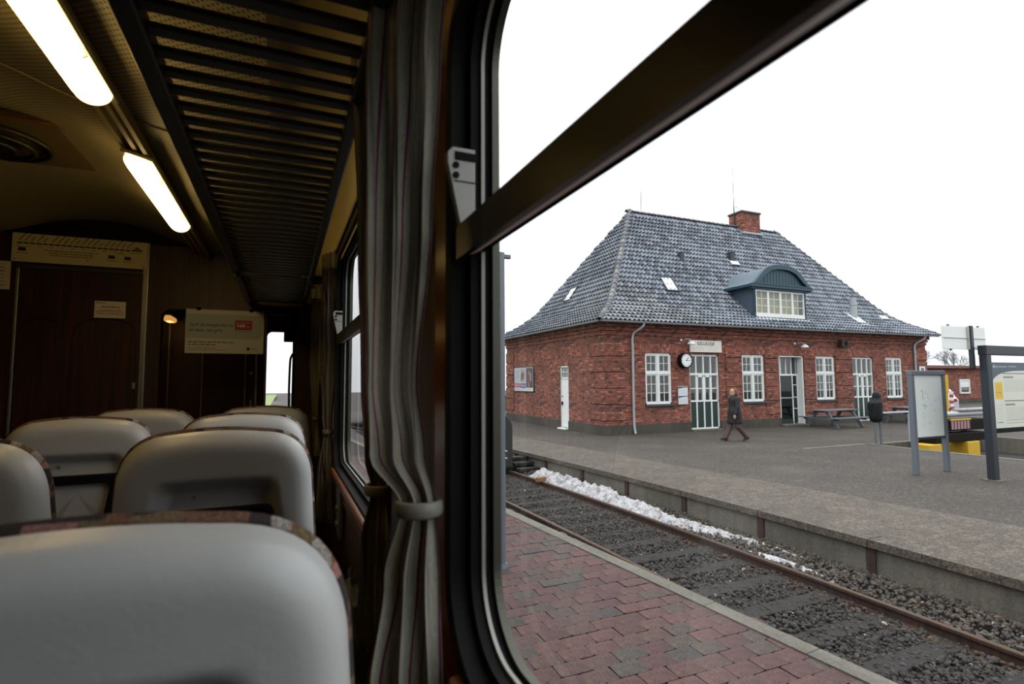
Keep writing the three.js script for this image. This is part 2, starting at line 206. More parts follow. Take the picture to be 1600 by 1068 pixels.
M.lampCover = std({ color: 0xf4ecc8, roughness: 0.4, emissive: 0xffd88a, emissiveIntensity: 4.6 });
ceilingLamp(-2.12, -1.0, 'long glowing ceiling lamp nearest the camera above the left of the coach');
ceilingLamp(-3.72, -2.64, 'second glowing ceiling lamp further down the coach near the end wall');
{ // round air outlet in a framed ceiling plate
  const g = thing('ceiling_vent', 'round dark air outlet in a framed plate on the coach ceiling', 'vent', [-1.3, 3.275, -3.2]);
  mesh('plate', rbox(0.82, 0.03, 0.6, 0.01, 0, 0, 0), std({ color: 0x55492f, roughness: 0.5 }), g);
  mesh('edge_trim', tube([V(-0.4, -0.018, 0.29), V(0.3, -0.018, 0.29), V(0.39, -0.018, 0.22), V(0.4, -0.018, -0.28)], 0.006, 40, 6), M.woodTrim, g);
  for (const [rr, y] of [[0.22, -0.03], [0.16, -0.045], [0.09, -0.055]]) mesh('vent_ring', new THREE.TorusGeometry(rr, 0.012, 8, 40).rotateX(Math.PI / 2).translate(0, y, 0), M.rack, g);
  mesh('vent_disc', new THREE.CylinderGeometry(0.08, 0.1, 0.02, 30).translate(0, -0.05, 0), M.rack, g);
}
// end wall with the door, the glazed opening and the vestibule behind it
{
  const s = new THREE.Shape(); s.moveTo(XL, 0.6); s.lineTo(XW, 0.6); s.lineTo(XW, 3.4); s.lineTo(XL, 3.4); s.closePath();
  s.holes.push(rrect(new THREE.Path(), -0.86, 0.075, 1.2, 2.665, 0.07));
  const w = struct('wall_end', wuv(ext(s, 0.05).translate(0, 0, ZE - 0.05)), M.wood);
  const fr = rrect(new THREE.Shape(), -0.868, 0.083, 1.192, 2.673, 0.075); fr.holes.push(rrect(new THREE.Path(), -0.855, 0.07, 1.205, 2.66, 0.066));
  mesh('glazing_rim', ext(fr, 0.006).translate(0, 0, ZE), M.rubber, w);
  const gl = mesh('partition_pane', plane(0.92, 1.45, -0.39, 1.93, ZE - 0.025), M.glass, w); gl.castShadow = false;
  mesh('header_beam', wuv(span(XL, -0.3, 3.16, 3.4, ZE, ZE + 0.05)), M.rubber, w);
  const d = structGroup('door_1'); d.position.set(0, 0, 0);
  mesh('door_leaf', wuv(span(-1.715, -0.995, FL, 2.915, ZE, ZE + 0.012)), M.wood, d);
  mesh('door_post', [rspan(-0.992, -0.952, FL, 3.3, ZE, ZE + 0.035, 0.006)], M.alu, d); mesh('door_post', [rspan(-1.735, -1.718, FL, 2.93, ZE, ZE + 0.02, 0.003)], M.alu, d);
  mesh('door_head', [rspan(-1.735, -0.99, 2.915, 2.945, ZE, ZE + 0.03, 0.004)], M.olive, d);
  const arch = (x0, x1) => tube([V(x0, 1.2, ZE + 0.013), V(x0, 2.4, ZE + 0.013), V(x0 + 0.02, 2.52, ZE + 0.013), V(x0 + 0.09, 2.565, ZE + 0.013), V(x1 - 0.09, 2.565, ZE + 0.013), V(x1 - 0.02, 2.52, ZE + 0.013), V(x1, 2.4, ZE + 0.013), V(x1, 1.2, ZE + 0.013)], 0.0035, 60, 5);
  mesh('panel_moulding', arch(-1.70, -1.46), M.mullion, d); mesh('panel_moulding', arch(-1.40, -1.02), M.mullion, d);
  mesh('door_handle', [rspan(-1.03, -1.01, 2.06, 2.11, ZE + 0.012, ZE + 0.03, 0.004)], M.alu, d);
  // vestibule
  const vs = new THREE.Shape(); vs.moveTo(XL, 0.6); vs.lineTo(XW, 0.6); vs.lineTo(XW, 3.4); vs.lineTo(XL, 3.4); vs.closePath(); vs.holes.push(rrect(new THREE.Path(), -0.163, 0.082, 1.5, 2.63, 0.05));
  const vw = struct('wall_vestibule', wuv(ext(vs, 0.06).translate(0, 0, -6.06)), M.wood);
  for (const [x, wd] of [[-1.02, 0.012], [-0.735, 0.012], [-0.355, 0.012], [-0.255, 0.02], [-0.172, 0.018]]) mesh('metal_trim', rbox(wd, 2.0, 0.012, 0.003, x, 1.8, -5.994), M.alu, vw);
  mesh('lock_plate', [rbox(0.022, 0.2, 0.02, 0.005, -0.3, 1.83, -5.99), cyl(V(-0.3, 2.2, -5.985), V(-0.3, 2.2, -6), 0.018, 0.018, 16)], M.alu, vw);
  mesh('blind_box', rbox(0.1, 0.15, 0.05, 0.006, 0.045, 2.6, -5.98), M.black, vw);
  mesh('grab_handle', tube([V(0.07, 1.78, -5.97), V(0.06, 1.85, -5.95), V(0.06, 2.3, -5.95), V(0.066, 2.36, -5.95), V(0.085, 2.4, -5.97)], 0.011, 24, 8), M.steel, vw);
  mesh('vestibule_pane', plane(0.26, 1.15, -0.04, 2.06, -6.03), M.glass, vw).castShadow = false;
}
{ // small vestibule lamp seen through the glazing
  const g = thing('vestibule_lamp', 'small warm lamp glowing behind the glazed partition', 'lamp', [-0.95, 2.685, -5.55]);
  mesh('cover', rbox(0.08, 0.05, 0.26, 0.024, 0, -0.01, 0, 4), std({ color: 0xd8c48c, roughness: 0.5, emissive: 0xffb45c, emissiveIntensity: 0.5 }), g);
  mesh('bracket', rbox(0.05, 0.03, 0.4, 0.008, 0.0, 0.03, -0.2), M.olive, g);
  const p = new THREE.PointLight(0xffc070, 0.03, 0, 2); p.position.set(0, -0.06, 0); p.castShadow = true; p.name = 'vestibule_light'; g.add(p);
}
// seats
function outline(n) {
  const s = new THREE.Shape(), hb = 0.29, ht = 0.25, H = 0.72, r = 0.125;
  s.moveTo(-hb, 0); s.bezierCurveTo(-hb + 0.005, 0.25, -ht - 0.022, H - 0.28, -ht - 0.012, H - r - 0.02); s.bezierCurveTo(-ht, H - 0.05, -ht + 0.05, H - 0.012, -ht + 0.13, H - 0.008); s.quadraticCurveTo(0, H + 0.008, ht - 0.13, H - 0.008); s.bezierCurveTo(ht - 0.05, H - 0.012, ht, H - 0.05, ht + 0.012, H - r - 0.02); s.bezierCurveTo(ht + 0.022, H - 0.28, hb - 0.005, 0.25, hb, 0); s.closePath();
  return s.getSpacedPoints(n).slice(0, n);
}
function pillow(pts, off, r, depth, sgn, relief, rings = [0, 0.004, 0.01, 0.018, 0.028, 0.04, 0.055, 0.07, 0.085]) {
  const n = pts.length, nor = pts.map((p, i) => { const a = pts[(i + n - 1) % n], b = pts[(i + 1) % n], t = b.clone().sub(a).normalize(); return new THREE.Vector2(-t.y, t.x); }); // clockwise outline: outward
  const area = pts.reduce((q, p, i) => q + p.x * pts[(i + 1) % n].y - p.y * pts[(i + 1) % n].x, 0), sg = area > 0 ? -1 : 1, pos = [], uv = [], idx = [];
  const put = (x, y, d) => { const e = d < r ? depth * Math.sqrt(Math.max(0, 1 - (1 - d / r) ** 2)) : depth; pos.push(x, y, sgn * (e - (relief ? relief(x, y) * smooth(r * 0.5, r * 1.3, d) : 0))); uv.push(x, y); };
  const inner = rings[rings.length - 1], K = 30;
  for (const d of rings) pts.forEach((p, i) => put(p.x + nor[i].x * sg * (off - d), p.y + nor[i].y * sg * (off - d), d));
  const c = [0, 0.42];
  for (let k = 1; k <= K; k++) pts.forEach((p, i) => { const x = p.x + nor[i].x * sg * (off - inner), y = p.y + nor[i].y * sg * (off - inner), t = k / K; put(mix(x, c[0], t), mix(y, c[1], t), inner + t); });
  const J = rings.length + K; for (let j = 0; j < J - 1; j++) for (let i = 0; i < n; i++) { const a = j * n + i, b = j * n + (i + 1) % n, e = a + n, f = b + n; (sgn * sg < 0) ? idx.push(a, b, f, a, f, e) : idx.push(a, f, b, a, e, f); }
  const g = new THREE.BufferGeometry(); g.setAttribute('position', new THREE.Float32BufferAttribute(pos, 3)); g.setAttribute('uv', new THREE.Float32BufferAttribute(uv, 2)); g.setIndex(idx); g.computeVertexNormals(); return g;
}
const OUT = outline(140);
const recess = (x, y) => { const t = 0.72 - y, hw = 0.115 + 0.2 * Math.max(0, t - 0.14); return 0.04 * smooth(0.13, 0.185, t) * smooth(hw + 0.05, hw - 0.01, Math.abs(x)) * (1 - 0.35 * smooth(0.17, 0.3, t)); };
function makeSeat(label, x, z) {
  const g = thing('coach_seat', label, 'seat', [x, FL - 0.024, z], 0, 'coach seats'), back = sub('backrest', g, [0, 0.365, -0.07]); back.rotation.x = 0.1;
  mesh('shell', pillow(OUT, 0, 0.055, 0.06, 1, recess), M.shell, back).userData.label = 'grey moulded plastic shell';
  mesh('cushion', [pillow(OUT, 0.005, 0.04, 0.036, -1).translate(0, 0.002, -0.016), pillow(OUT, 0.006, 0.016, 0.016, 1, null, [0, 0.004, 0.01, 0.02, 0.04]).translate(0, 0.002, -0.016)], M.seatFabric, back).userData.label = 'patchwork-patterned brown fabric';
  const f = new THREE.Shape(), q = [[-0.155, 0.49], [0.155, 0.49], [0.1, 0.19], [-0.1, 0.19]]; const trap = (k, dy) => { const p = k === 0 ? new THREE.Shape() : new THREE.Path(), a = q.map(([u, v]) => [u * (1 - k), v - dy * (v > 0.3 ? 1 : -1)]), rr = 0.03; a.forEach((c, i) => { const pr = a[(i + 3) % 4], nx = a[(i + 1) % 4], d0 = Math.hypot(c[0] - pr[0], c[1] - pr[1]), d1 = Math.hypot(nx[0] - c[0], nx[1] - c[1]), s0 = [mix(c[0], pr[0], rr / d0), mix(c[1], pr[1], rr / d0)], s1 = [mix(c[0], nx[0], rr / d1), mix(c[1], nx[1], rr / d1)]; i ? p.lineTo(...s0) : p.moveTo(...s0); p.quadraticCurveTo(...c, ...s1); }); p.closePath(); return p; };
  const tr = trap(0, 0); tr.holes.push(trap(0.24, 0.03));
  mesh('magazine_frame', ext(tr, 0.018, 0.004).translate(0, 0, 0.032), M.rubber, back).userData.label = 'black frame on the back of the seat';
  mesh('cap_screw', cyl(V(-0.06, 0.53, 0.03), V(-0.06, 0.53, 0.038), 0.006, 0.006, 10), M.alu, back);
  mesh('seat_pad', rbox(0.48, 0.13, 0.48, 0.05, 0, 0.42, -0.36, 4), M.seatFabric, g);
  mesh('pedestal', [rbox(0.4, 0.04, 0.4, 0.01, 0, 0.335, -0.34), rbox(0.06, 0.306, 0.3, 0.01, -0.15, 0.177, -0.34), rbox(0.06, 0.306, 0.3, 0.01, 0.15, 0.177, -0.34)], M.black, g);
  return g;
}
const seat0 = makeSeat('large blurred grey seat back in the near foreground, lit along its right edge', -0.185, -0.665);
for (const [x, z, l] of [
  [-0.172, -1.85, 'grey seat back directly beyond the blurred foreground seat, second in the window column'], [-0.16, -2.72, 'third grey seat back of the window column, only its top showing'], [-0.10, -3.50, 'fourth and farthest grey seat back of the window column below the bright end window'],
  [-0.845, -1.85, 'grey seat back cut off by the left edge of the photo'], [-0.765, -2.74, 'grey aisle seat back showing a black frame and a small bright screw'], [-0.705, -3.5, 'farthest grey aisle seat back in front of the timber door'],
]) dup(seat0, [x, FL - 0.024, z], 0, l, 'coach seats');
// curtains: rows of [y, left edge x, z, right edge x, z, fold depth]
function curtain(label, rows, folds, width, phase, tieY, tieR, tieP) {
  const g = thing('curtain', label, 'curtain', [0, 0, 0], 0, 'window curtains');
  const at = (y) => { let i = 0; while (i < rows.length - 2 && rows[i + 1][0] > y) i++; const a = rows[i], b = rows[i + 1], t = smooth(0, 1, clamp((a[0] - y) / (a[0] - b[0]), 0, 1)); return a.map((v, k) => mix(v, b[k], t)); };
  const y0 = rows[0][0], y1 = rows[rows.length - 1][0];
  mesh('cloth', grid(150, 110, (u, v) => {
    const y = mix(y0, y1, v), [, lx, lz, rx, rz, am] = at(y), dx = rx - lx, dz = rz - lz, l = Math.hypot(dx, dz), ph = folds * Math.PI * 2 * (u + 0.035 * Math.sin(y * 7 + phase)) + phase, e = smooth(0, 0.06, u) * smooth(1, 0.94, u);
    const o = am * (Math.sin(ph) + 0.35 * Math.sin(2.3 * ph + y * 5)) * (0.35 + 0.65 * e), sl = am * 0.45 * Math.cos(ph) * e, un = u;
    return [lx + dx * un + dx / l * sl - (-dz / l) * o * -1, y, lz + dz * un + dz / l * sl + dx / l * o, u * width, y];
  }), M.cloth, g);
  if (tieP) mesh('tie_band', new THREE.TorusGeometry(1, 0.16, 8, 32).rotateX(Math.PI / 2).scale(tieR[0], 0.085, tieR[1]).rotateY(tieR[2] || 0).translate(...tieP), M.tie, g);
}
curtain('large striped grey curtain gathered with a band beside the near window', [[2.86, 0.12, -0.86, 0.222, -0.73, 0.006], [2.62, 0.118, -0.9, 0.222, -0.80, 0.007], [2.36, 0.118, -0.9, 0.222, -0.85, 0.008], [2.1, 0.12, -0.9, 0.222, -0.93, 0.009], [1.98, 0.13, -0.9, 0.225, -0.89, 0.011], [1.9, 0.185, -0.89, 0.235, -0.865, 0.010], [1.78, 0.165, -0.91, 0.236, -0.85, 0.013], [1.62, 0.13, -0.88, 0.238, -0.83, 0.016], [1.3, 0.115, -0.86, 0.24, -0.82, 0.018]], 2.6, 0.36, 0.6, 1.895, [0.034, 0.036, 0.6], [0.21, 1.895, -0.88]);
curtain('darker striped curtain partly behind the large one, tied back at the second window', [[2.83, 0.12, -1.16, 0.24, -1.12, 0.012], [2.5, 0.16, -1.33, 0.24, -1.2, 0.016], [2.1, 0.19, -1.4, 0.24, -1.28, 0.016], [1.9, 0.2, -1.42, 0.24, -1.36, 0.012], [1.83, 0.215, -1.41, 0.243, -1.37, 0.010], [1.7, 0.2, -1.44, 0.245, -1.33, 0.016], [1.45, 0.19, -1.44, 0.245, -1.28, 0.02]], 4, 0.45, 2.1, 1.83, [0.028, 0.034, 0.4], [0.226, 1.83, -1.39]);
curtain('grey curtain tied with a ring at the far side of the second window', [[2.83, 0.2, -3.22, 0.25, -3.04, 0.02], [2.3, 0.2, -3.2, 0.25, -3.06, 0.02], [1.9, 0.21, -3.16, 0.25, -3.08, 0.014], [1.83, 0.22, -3.15, 0.248, -3.09, 0.012], [1.6, 0.2, -3.2, 0.25, -3.06, 0.018], [1.35, 0.19, -3.2, 0.25, -3.04, 0.02]], 4, 0.45, 1.2, 1.83, [0.026, 0.04, 0], [0.234, 1.83, -3.12]);
curtain('thin purplish curtain farthest down the coach near the end wall', [[2.83, 0.2, -4.4, 0.25, -4.25, 0.018], [2.3, 0.2, -4.4, 0.25, -4.27, 0.018], [1.86, 0.215, -4.34, 0.245, -4.3, 0.010], [1.8, 0.215, -4.34, 0.245, -4.3, 0.010], [1.55, 0.2, -4.4, 0.25, -4.26, 0.02]], 3, 0.4, 0.4, 1.83, [0.022, 0.03, 0], [0.23, 1.83, -4.32]);
// signs in the coach
function panelSign(name, label, cat, w, h, pos, texture, opt = {}) {
  const g = thing(name, label, cat, pos); mesh('board', rbox(w, h, opt.d || 0.006, 0.002, 0, 0, 0), std({ color: opt.color || 0xd8d4c4, roughness: 0.5 }), g);
  mesh('print', plane(w * 0.985, h * 0.975, 0, 0, (opt.d || 0.006) / 2 + 0.0006), std({ map: texture, roughness: opt.rough || 0.5 }), g); return g;
}
const scribble = (c, x, y, w, h, col, seed) => { const q = rng(seed); c.fillStyle = col; let k = x; while (k < x + w) { const l = h * (0.5 + q() * 3); c.fillRect(k, y - h * (0.3 + q() * 0.2), Math.min(l, x + w - k), h * 0.55); k += l + h * 0.5; } };
{
  const g = panelSign('line_map_sign', 'cream route map sign with slanted station names above the coach door', 'sign', 0.79, 0.235, [-1.365, 3.075, ZE + 0.034], canvasTex(1024, 304, (c, w, h) => {
    c.fillStyle = '#cfc79a'; c.fillRect(0, 0, w, h); const q = rng(5); c.strokeStyle = '#1d1a14'; c.lineWidth = 6;
    for (let i = 0; i < 19; i++) { const x = 40 + i * 45 + (i > 4 ? 20 : 0), l = 34 + q() * 46; c.beginPath(); c.moveTo(x, 108); c.lineTo(x + l * 0.75, 108 - l); c.stroke(); }
    c.fillStyle = '#15130f'; for (let i = 0; i < 19; i++) c.fillRect(30 + i * 46, 124, 38, 13);
    for (const [x, y] of [[40, 190], [720, 208], [850, 212]]) { c.fillRect(x, y - 14, 54, 30); c.fillRect(x + 6, y - 20, 10, 10); c.fillRect(x + 24, y - 22, 10, 10); c.fillRect(x + 40, y - 18, 8, 10); scribble(c, x - 12, y + 38, 84, 10, '#2a261d', x); }
    c.lineWidth = 5; c.beginPath(); c.moveTo(30, 148); c.lineTo(56, 176); c.stroke(); c.beginPath(); c.moveTo(790, 178); c.lineTo(818, 156); c.lineTo(846, 178); c.stroke();
    c.fillRect(908, 118, 86, 16); c.fillRect(930, 100, 40, 14); c.fillRect(946, 84, 6, 18); scribble(c, 900, 152, 100, 9, '#2a261d', 3);
    for (let i = 0; i < 9; i++) scribble(c, 100 + i * 82, 158, 34, 9, '#4a4030', i + 60);
    scribble(c, 225, 188, 420, 13, '#8c2a1c', 8); scribble(c, 262, 212, 350, 12, '#2a261d', 9); scribble(c, 280, 234, 310, 12, '#2a261d', 10);
    c.fillStyle = '#222'; for (const [x, y] of [[16, 14], [1008, 18], [16, 286], [1008, 286], [560, 262]]) { c.beginPath(); c.arc(x, y, 6, 0, 7); c.fill(); }
  }), { d: 0.01 });
}
panelSign('door_notice', 'small white notice fixed to the timber coach door', 'notice', 0.19, 0.125, [-1.185, 2.645, ZE + 0.017], canvasTex(380, 250, (c, w, h) => { c.fillStyle = '#e6dcc4'; c.fillRect(0, 0, w, h); c.fillStyle = '#222'; c.fillRect(22, 16, 20, 18); scribble(c, 52, 28, 80, 12, '#333', 1); scribble(c, 84, 88, 230, 22, '#2a2a2a', 2); scribble(c, 60, 138, 270, 14, '#444', 3); scribble(c, 22, 160, 335, 14, '#444', 4); scribble(c, 30, 192, 320, 18, '#a03a28', 5); }));
panelSign('wall_notice', 'white notice at the left edge of the photo beside the coach door', 'notice', 0.22, 0.2, [-1.88, 2.86, ZE + 0.006], canvasTex(256, 220, (c, w, h) => { c.fillStyle = '#d8d2bc'; c.fillRect(0, 0, w, h); for (let i = 0; i < 6; i++) scribble(c, 24, 50 + i * 28, 200, 12, '#3a352a', i + 20); }));
{
  const g = panelSign('advert_board', 'hanging white advert board with a red price square on the partition', 'advert', 0.55, 0.345, [-0.428, 2.505, ZE + 0.02], canvasTex(1100, 690, (c, w, h) => {
    c.fillStyle = '#d9dbce'; c.fillRect(0, 0, w, h); c.fillStyle = '#b7c0b9'; c.beginPath(); c.moveTo(0, 60); c.lineTo(w, 60); c.lineTo(w, 340); c.quadraticCurveTo(w - 30, 460, w - 120, 462); c.lineTo(0, 452); c.fill();
    c.fillStyle = '#e4e4da'; c.fillRect(0, 38, w, 26);
    c.fillStyle = '#14261f'; c.font = 'bold 64px sans-serif'; c.fillText('Surf så meget du vil', 44, 262); c.fillText('til fast, lav pris', 44, 350);
    c.fillStyle = '#a31c28'; c.fillRect(680, 150, 250, 160); c.fillStyle = '#b4bcb8'; c.fillRect(680, 310, 250, 108); c.fillStyle = '#fff'; c.font = 'bold 78px sans-serif'; c.fillText('149', 700, 268); c.font = '38px sans-serif'; c.fillText('kr.', 852, 268); scribble(c, 700, 190, 190, 14, '#e8b8b8', 4); scribble(c, 700, 340, 200, 14, '#48504c', 6);
    scribble(c, 40, 520, 640, 26, '#1c1c18', 11); scribble(c, 40, 562, 370, 26, '#1c1c18', 12); scribble(c, 40, 612, 380, 15, '#333', 13); scribble(c, 40, 644, 560, 14, '#333', 14);
    c.fillStyle = '#18202c'; c.fillRect(858, 594, 46, 46); scribble(c, 922, 620, 90, 18, '#333', 15); scribble(c, 970, 650, 70, 10, '#333', 16);
  }), { d: 0.008 });
  for (const x of [-0.19, 0.18]) mesh('hanger', rbox(0.03, 0.025, 0.012, 0.003, x, 0.175, 0), M.black, g);
}
{ // waste bin with a plastic liner by the wall, and a fitting with two bolts under the second window
  const g = thing('waste_bin', 'small grey wall bin with a crumpled white liner beside the foreground seat', 'bin', [0.225, 1.5, -1.62]);
  mesh('body', rbox(0.08, 0.34, 0.16, 0.015, 0, -0.17, 0), M.greyPaint, g);
  const q = rng(33); mesh('liner', grid(40, 6, (u, v) => { const a = u * Math.PI * 2, r = 1 + 0.12 * Math.sin(a * 9 + v * 4) * v; return [Math.cos(a) * 0.043 * r, -0.05 + v * 0.09 + 0.012 * Math.sin(a * 5) * v, Math.sin(a) * 0.083 * r]; }), M.plastic, g);
  const b = thing('wall_fitting', 'small grey plate with two bright bolts below the second window', 'fitting', [0.255, 1.5, -2.62]);
  mesh('plate', rbox(0.02, 0.22, 0.14, 0.006), M.greyPaint, b); for (const y of [0.02, -0.05]) mesh('bolt', cyl(V(-0.02, y, 0), V(0, y, 0), 0.016, 0.016, 14), M.alu, b);
}

// ================= THE STATION YARD =================
const xEdge = (z) => 7.1 - 0.0042 * (z + 4) ** 2, xFar = (z) => 6.25 - 0.0033 * (z + 4) ** 2, xNear = (z) => xFar(z) - 1.75, xKerb = (z) => 4.15 + 0.085 * z, xLine = (z) => 10.1 + 0.1 * z;
const ribbon = (x0, x1, z0, z1, y, n = 60, m = 8) => grid(m, n, (u, v) => { const z = mix(z0, z1, v), x = mix(x0(z), x1(z), u); return [x, y, z, x, z]; });
const K = (v) => () => v;
struct('track_bed', ribbon(K(3.0), (z) => xEdge(z) + 0.05, 10, -34, -0.54, 60, 6), M.sleeper);
struct('ground_under_train', span(-40, 3.4, -0.6, -0.35, -80, 30), M.asphalt);
{ // near platform: block paving and kerb
  const g = structGroup('near_platform');
  mesh('bedding', wuv(ribbon(K(0.45), (z) => xKerb(z) - 0.16, 6, -24, -0.022)), std({ color: 0x2b2723, roughness: 1, ...bmp(T.coarse, 0.01) }), g);
  const shapes = [];
  for (let i = 0; i < 4; i++) { const q = rng(200 + i), s = new THREE.Shape(), P = [[-0.123, -0.074], [-0.112, -0.084], [0.11, -0.083], [0.123, -0.07], [0.124, 0.074], [0.11, 0.084], [-0.112, 0.083], [-0.123, 0.07]].map(([x, z]) => [x + (q() - 0.5) * 0.008, z + (q() - 0.5) * 0.008]); P.forEach(([x, y], k) => k ? s.lineTo(x, y) : s.moveTo(x, y)); s.closePath(); const e = new THREE.ExtrudeGeometry(s, { depth: 0.03, bevelEnabled: true, bevelThickness: 0.006, bevelSize: -0.006, bevelSegments: 1, bevelOffset: 0.0015 }).rotateX(-Math.PI / 2).translate(0, -0.036, 0); shapes.push(e); }
  const cols = [[0.28, 0.115, 0.095], [0.24, 0.1, 0.085], [0.32, 0.135, 0.112], [0.27, 0.135, 0.105], [0.22, 0.15, 0.11], [0.2, 0.16, 0.125], [0.16, 0.125, 0.115]], pick = [0, 0, 0, 0, 1, 1, 1, 2, 2, 2, 3, 3, 3, 4, 4, 5, 6];
  const mats = cols.map((c) => std({ map: T.paver, color: new THREE.Color().setRGB(...c.map((v) => v * 0.4)), roughness: 0.78, ...bmp(T.fine, 0.0015) }));
  const q = rng(17), list = [], view = camera.position;
  let row = 0; for (let z = 1.4; z > -16; z -= 0.171, row++) for (let x = 0.6 + (row % 2) * 0.127; x < xKerb(z) - 0.06; x += 0.254) {
    const k = pick[Math.floor(q() * pick.length)], v = q(); list.push({ x, z, k, s: Math.floor(v * 4), y: (q() - 0.5) * 0.006, r: (q() - 0.5) * 0.03, t: (q() - 0.5) * 0.02, d: Math.hypot(x, z, 2.1) + (z > -2.2 || x < -z * 0.36 || x > 4 ? 50 : 0) });
  }
  list.sort((a, b) => a.d - b.d);
  const o = new THREE.Object3D();
  list.forEach((p, i) => { if (i < 300) { const m = mesh('paving_block', shapes[p.s], mats[p.k], g); m.position.set(p.x, p.y, p.z); m.rotation.set(p.t, p.r, p.t); } });
  for (let s = 0; s < 4; s++) { const rest = list.slice(300).filter((p) => p.s === s), im = new THREE.InstancedMesh(shapes[s], std({ map: T.paver, roughness: 0.78 }), rest.length); rest.forEach((p, i) => { o.position.set(p.x, p.y, p.z); o.rotation.set(p.t, p.r, p.t); o.updateMatrix(); im.setMatrixAt(i, o.matrix); im.setColorAt(i, new THREE.Color().setRGB(...cols[p.k].map((v) => v * 0.4))); }); im.name = 'paving_blocks_beyond'; im.userData.kind = 'stuff'; im.castShadow = im.receiveShadow = true; g.add(im); }
  for (let z = 3; z > -22; z -= 1) { const z1 = z - 0.992, kg = prep(grid(1, 4, (u, v) => { const zz = mix(z, z1, v), x = xKerb(zz); return [x - 0.17 * (1 - u), 0.012, zz, x + u * 0.17, zz]; })), a = V(xKerb(z), 0, z), b = V(xKerb(z1), 0, z1); mesh('kerb_stone', wuv(bar(V(a.x - 0.085, -0.2, a.z), V(b.x - 0.085, -0.2, b.z), 0.165, 0.424)), M.concrete, g); }
}
{ // the track: rails, sleepers, ballast
  const g = thing('railway_track', 'single rusty railway track in dark ballast between the two platforms', 'track');
  const prof = [[-0.07, -0.15], [-0.07, -0.138], [-0.012, -0.12], [-0.01, -0.045], [-0.036, -0.035], [-0.036, -0.006], [-0.03, 0], [0.03, 0], [0.036, -0.006], [0.036, -0.035], [0.01, -0.045], [0.012, -0.12], [0.07, -0.138], [0.07, -0.15]];
  for (const f of [xNear, xFar]) {
    const side = grid(prof.length - 1, 80, (u, v) => { const z = mix(9, -34, v), [px, py] = prof[Math.round(u * (prof.length - 1))]; return [f(z) + px, -0.4 + py, z, px * 3, z]; });
    const r = mesh('rail', prep(side).clone(), M.rust, g); r.geometry.computeVertexNormals();
    mesh('rail_head', grid(1, 80, (u, v) => { const z = mix(9, -34, v); return [f(z) + (u - 0.5) * 0.06, -0.3985, z]; }), M.railTop, g);
  }
  const q = rng(23), sl = wuv(rbox(2.6, 0.14, 0.24, 0.012));
  for (let z = 0; z > -30; z -= 0.66) { const m = mesh('sleeper', sl, M.sleeper, g); m.position.set((xNear(z) + xFar(z)) / 2, -0.58 + (q() - 0.5) * 0.014, z); m.rotation.y = (q() - 0.5) * 0.02; }
  // stones
  const stones = [0, 1, 2].map((i) => { const s = new THREE.IcosahedronGeometry(0.5, 0), p = s.attributes.position, h = {}, qq = rng(300 + i); for (let k = 0; k < p.count; k++) { const key = [p.getX(k), p.getY(k), p.getZ(k)].map((v) => v.toFixed(2)).join(); h[key] ??= 0.7 + qq() * 0.5; p.setXYZ(k, p.getX(k) * h[key], p.getY(k) * h[key] * 0.75, p.getZ(k) * h[key]); } s.computeVertexNormals(); return s; });
  const bins = [[], [], []];
  for (let i = 0; i < 60000; i++) {
    const z = 1 - Math.pow(q(), 1.15) * 22, x = mix(3.5, xEdge(z) + 0.02, q()), mid = (xNear(z) + xFar(z)) / 2, between = Math.abs(x - mid) < 0.72, outer = x > xFar(z) + 0.05, onSl = Math.abs(((z / 0.66) % 1 + 1.5) % 1 - 0.5) < 0.17;
    if (between && onSl && q() < 0.3) continue; if (Math.abs(x - xFar(z)) < 0.045 || Math.abs(x - xNear(z)) < 0.045) continue;
    const s = 0.03 + q() * q() * 0.06, h = outer ? mix(0, 0.1, smooth(xFar(z), xEdge(z), x)) : 0, v = 0.6 + q() * 0.8, light = q() < 0.006;
    const c = light ? [0.26, 0.23, 0.2] : outer ? (q() < 0.5 ? [0.075, 0.058, 0.042] : [0.058, 0.052, 0.046]) : Math.abs(x - xFar(z)) < 0.25 && q() < 0.5 ? [0.06, 0.036, 0.022] : [0.034, 0.03, 0.027];
    bins[i % 3].push([x, -0.522 + h + (q() - 0.5) * 0.035, z, s, q() * 6, q() * 6, c.map((k) => k * v)]);
  }
  const o = new THREE.Object3D();
  bins.forEach((b, i) => { const im = new THREE.InstancedMesh(stones[i], std({ roughness: 0.85 }), b.length); b.forEach((p, k) => { o.position.set(p[0], p[1], p[2]); o.scale.setScalar(p[3]); o.rotation.set(p[4], p[5], p[4] * 1.3); o.updateMatrix(); im.setMatrixAt(k, o.matrix); im.setColorAt(k, new THREE.Color().setRGB(...p[6])); }); im.name = 'ballast_stones'; im.userData.kind = 'stuff'; im.castShadow = im.receiveShadow = true; g.add(im); });
}
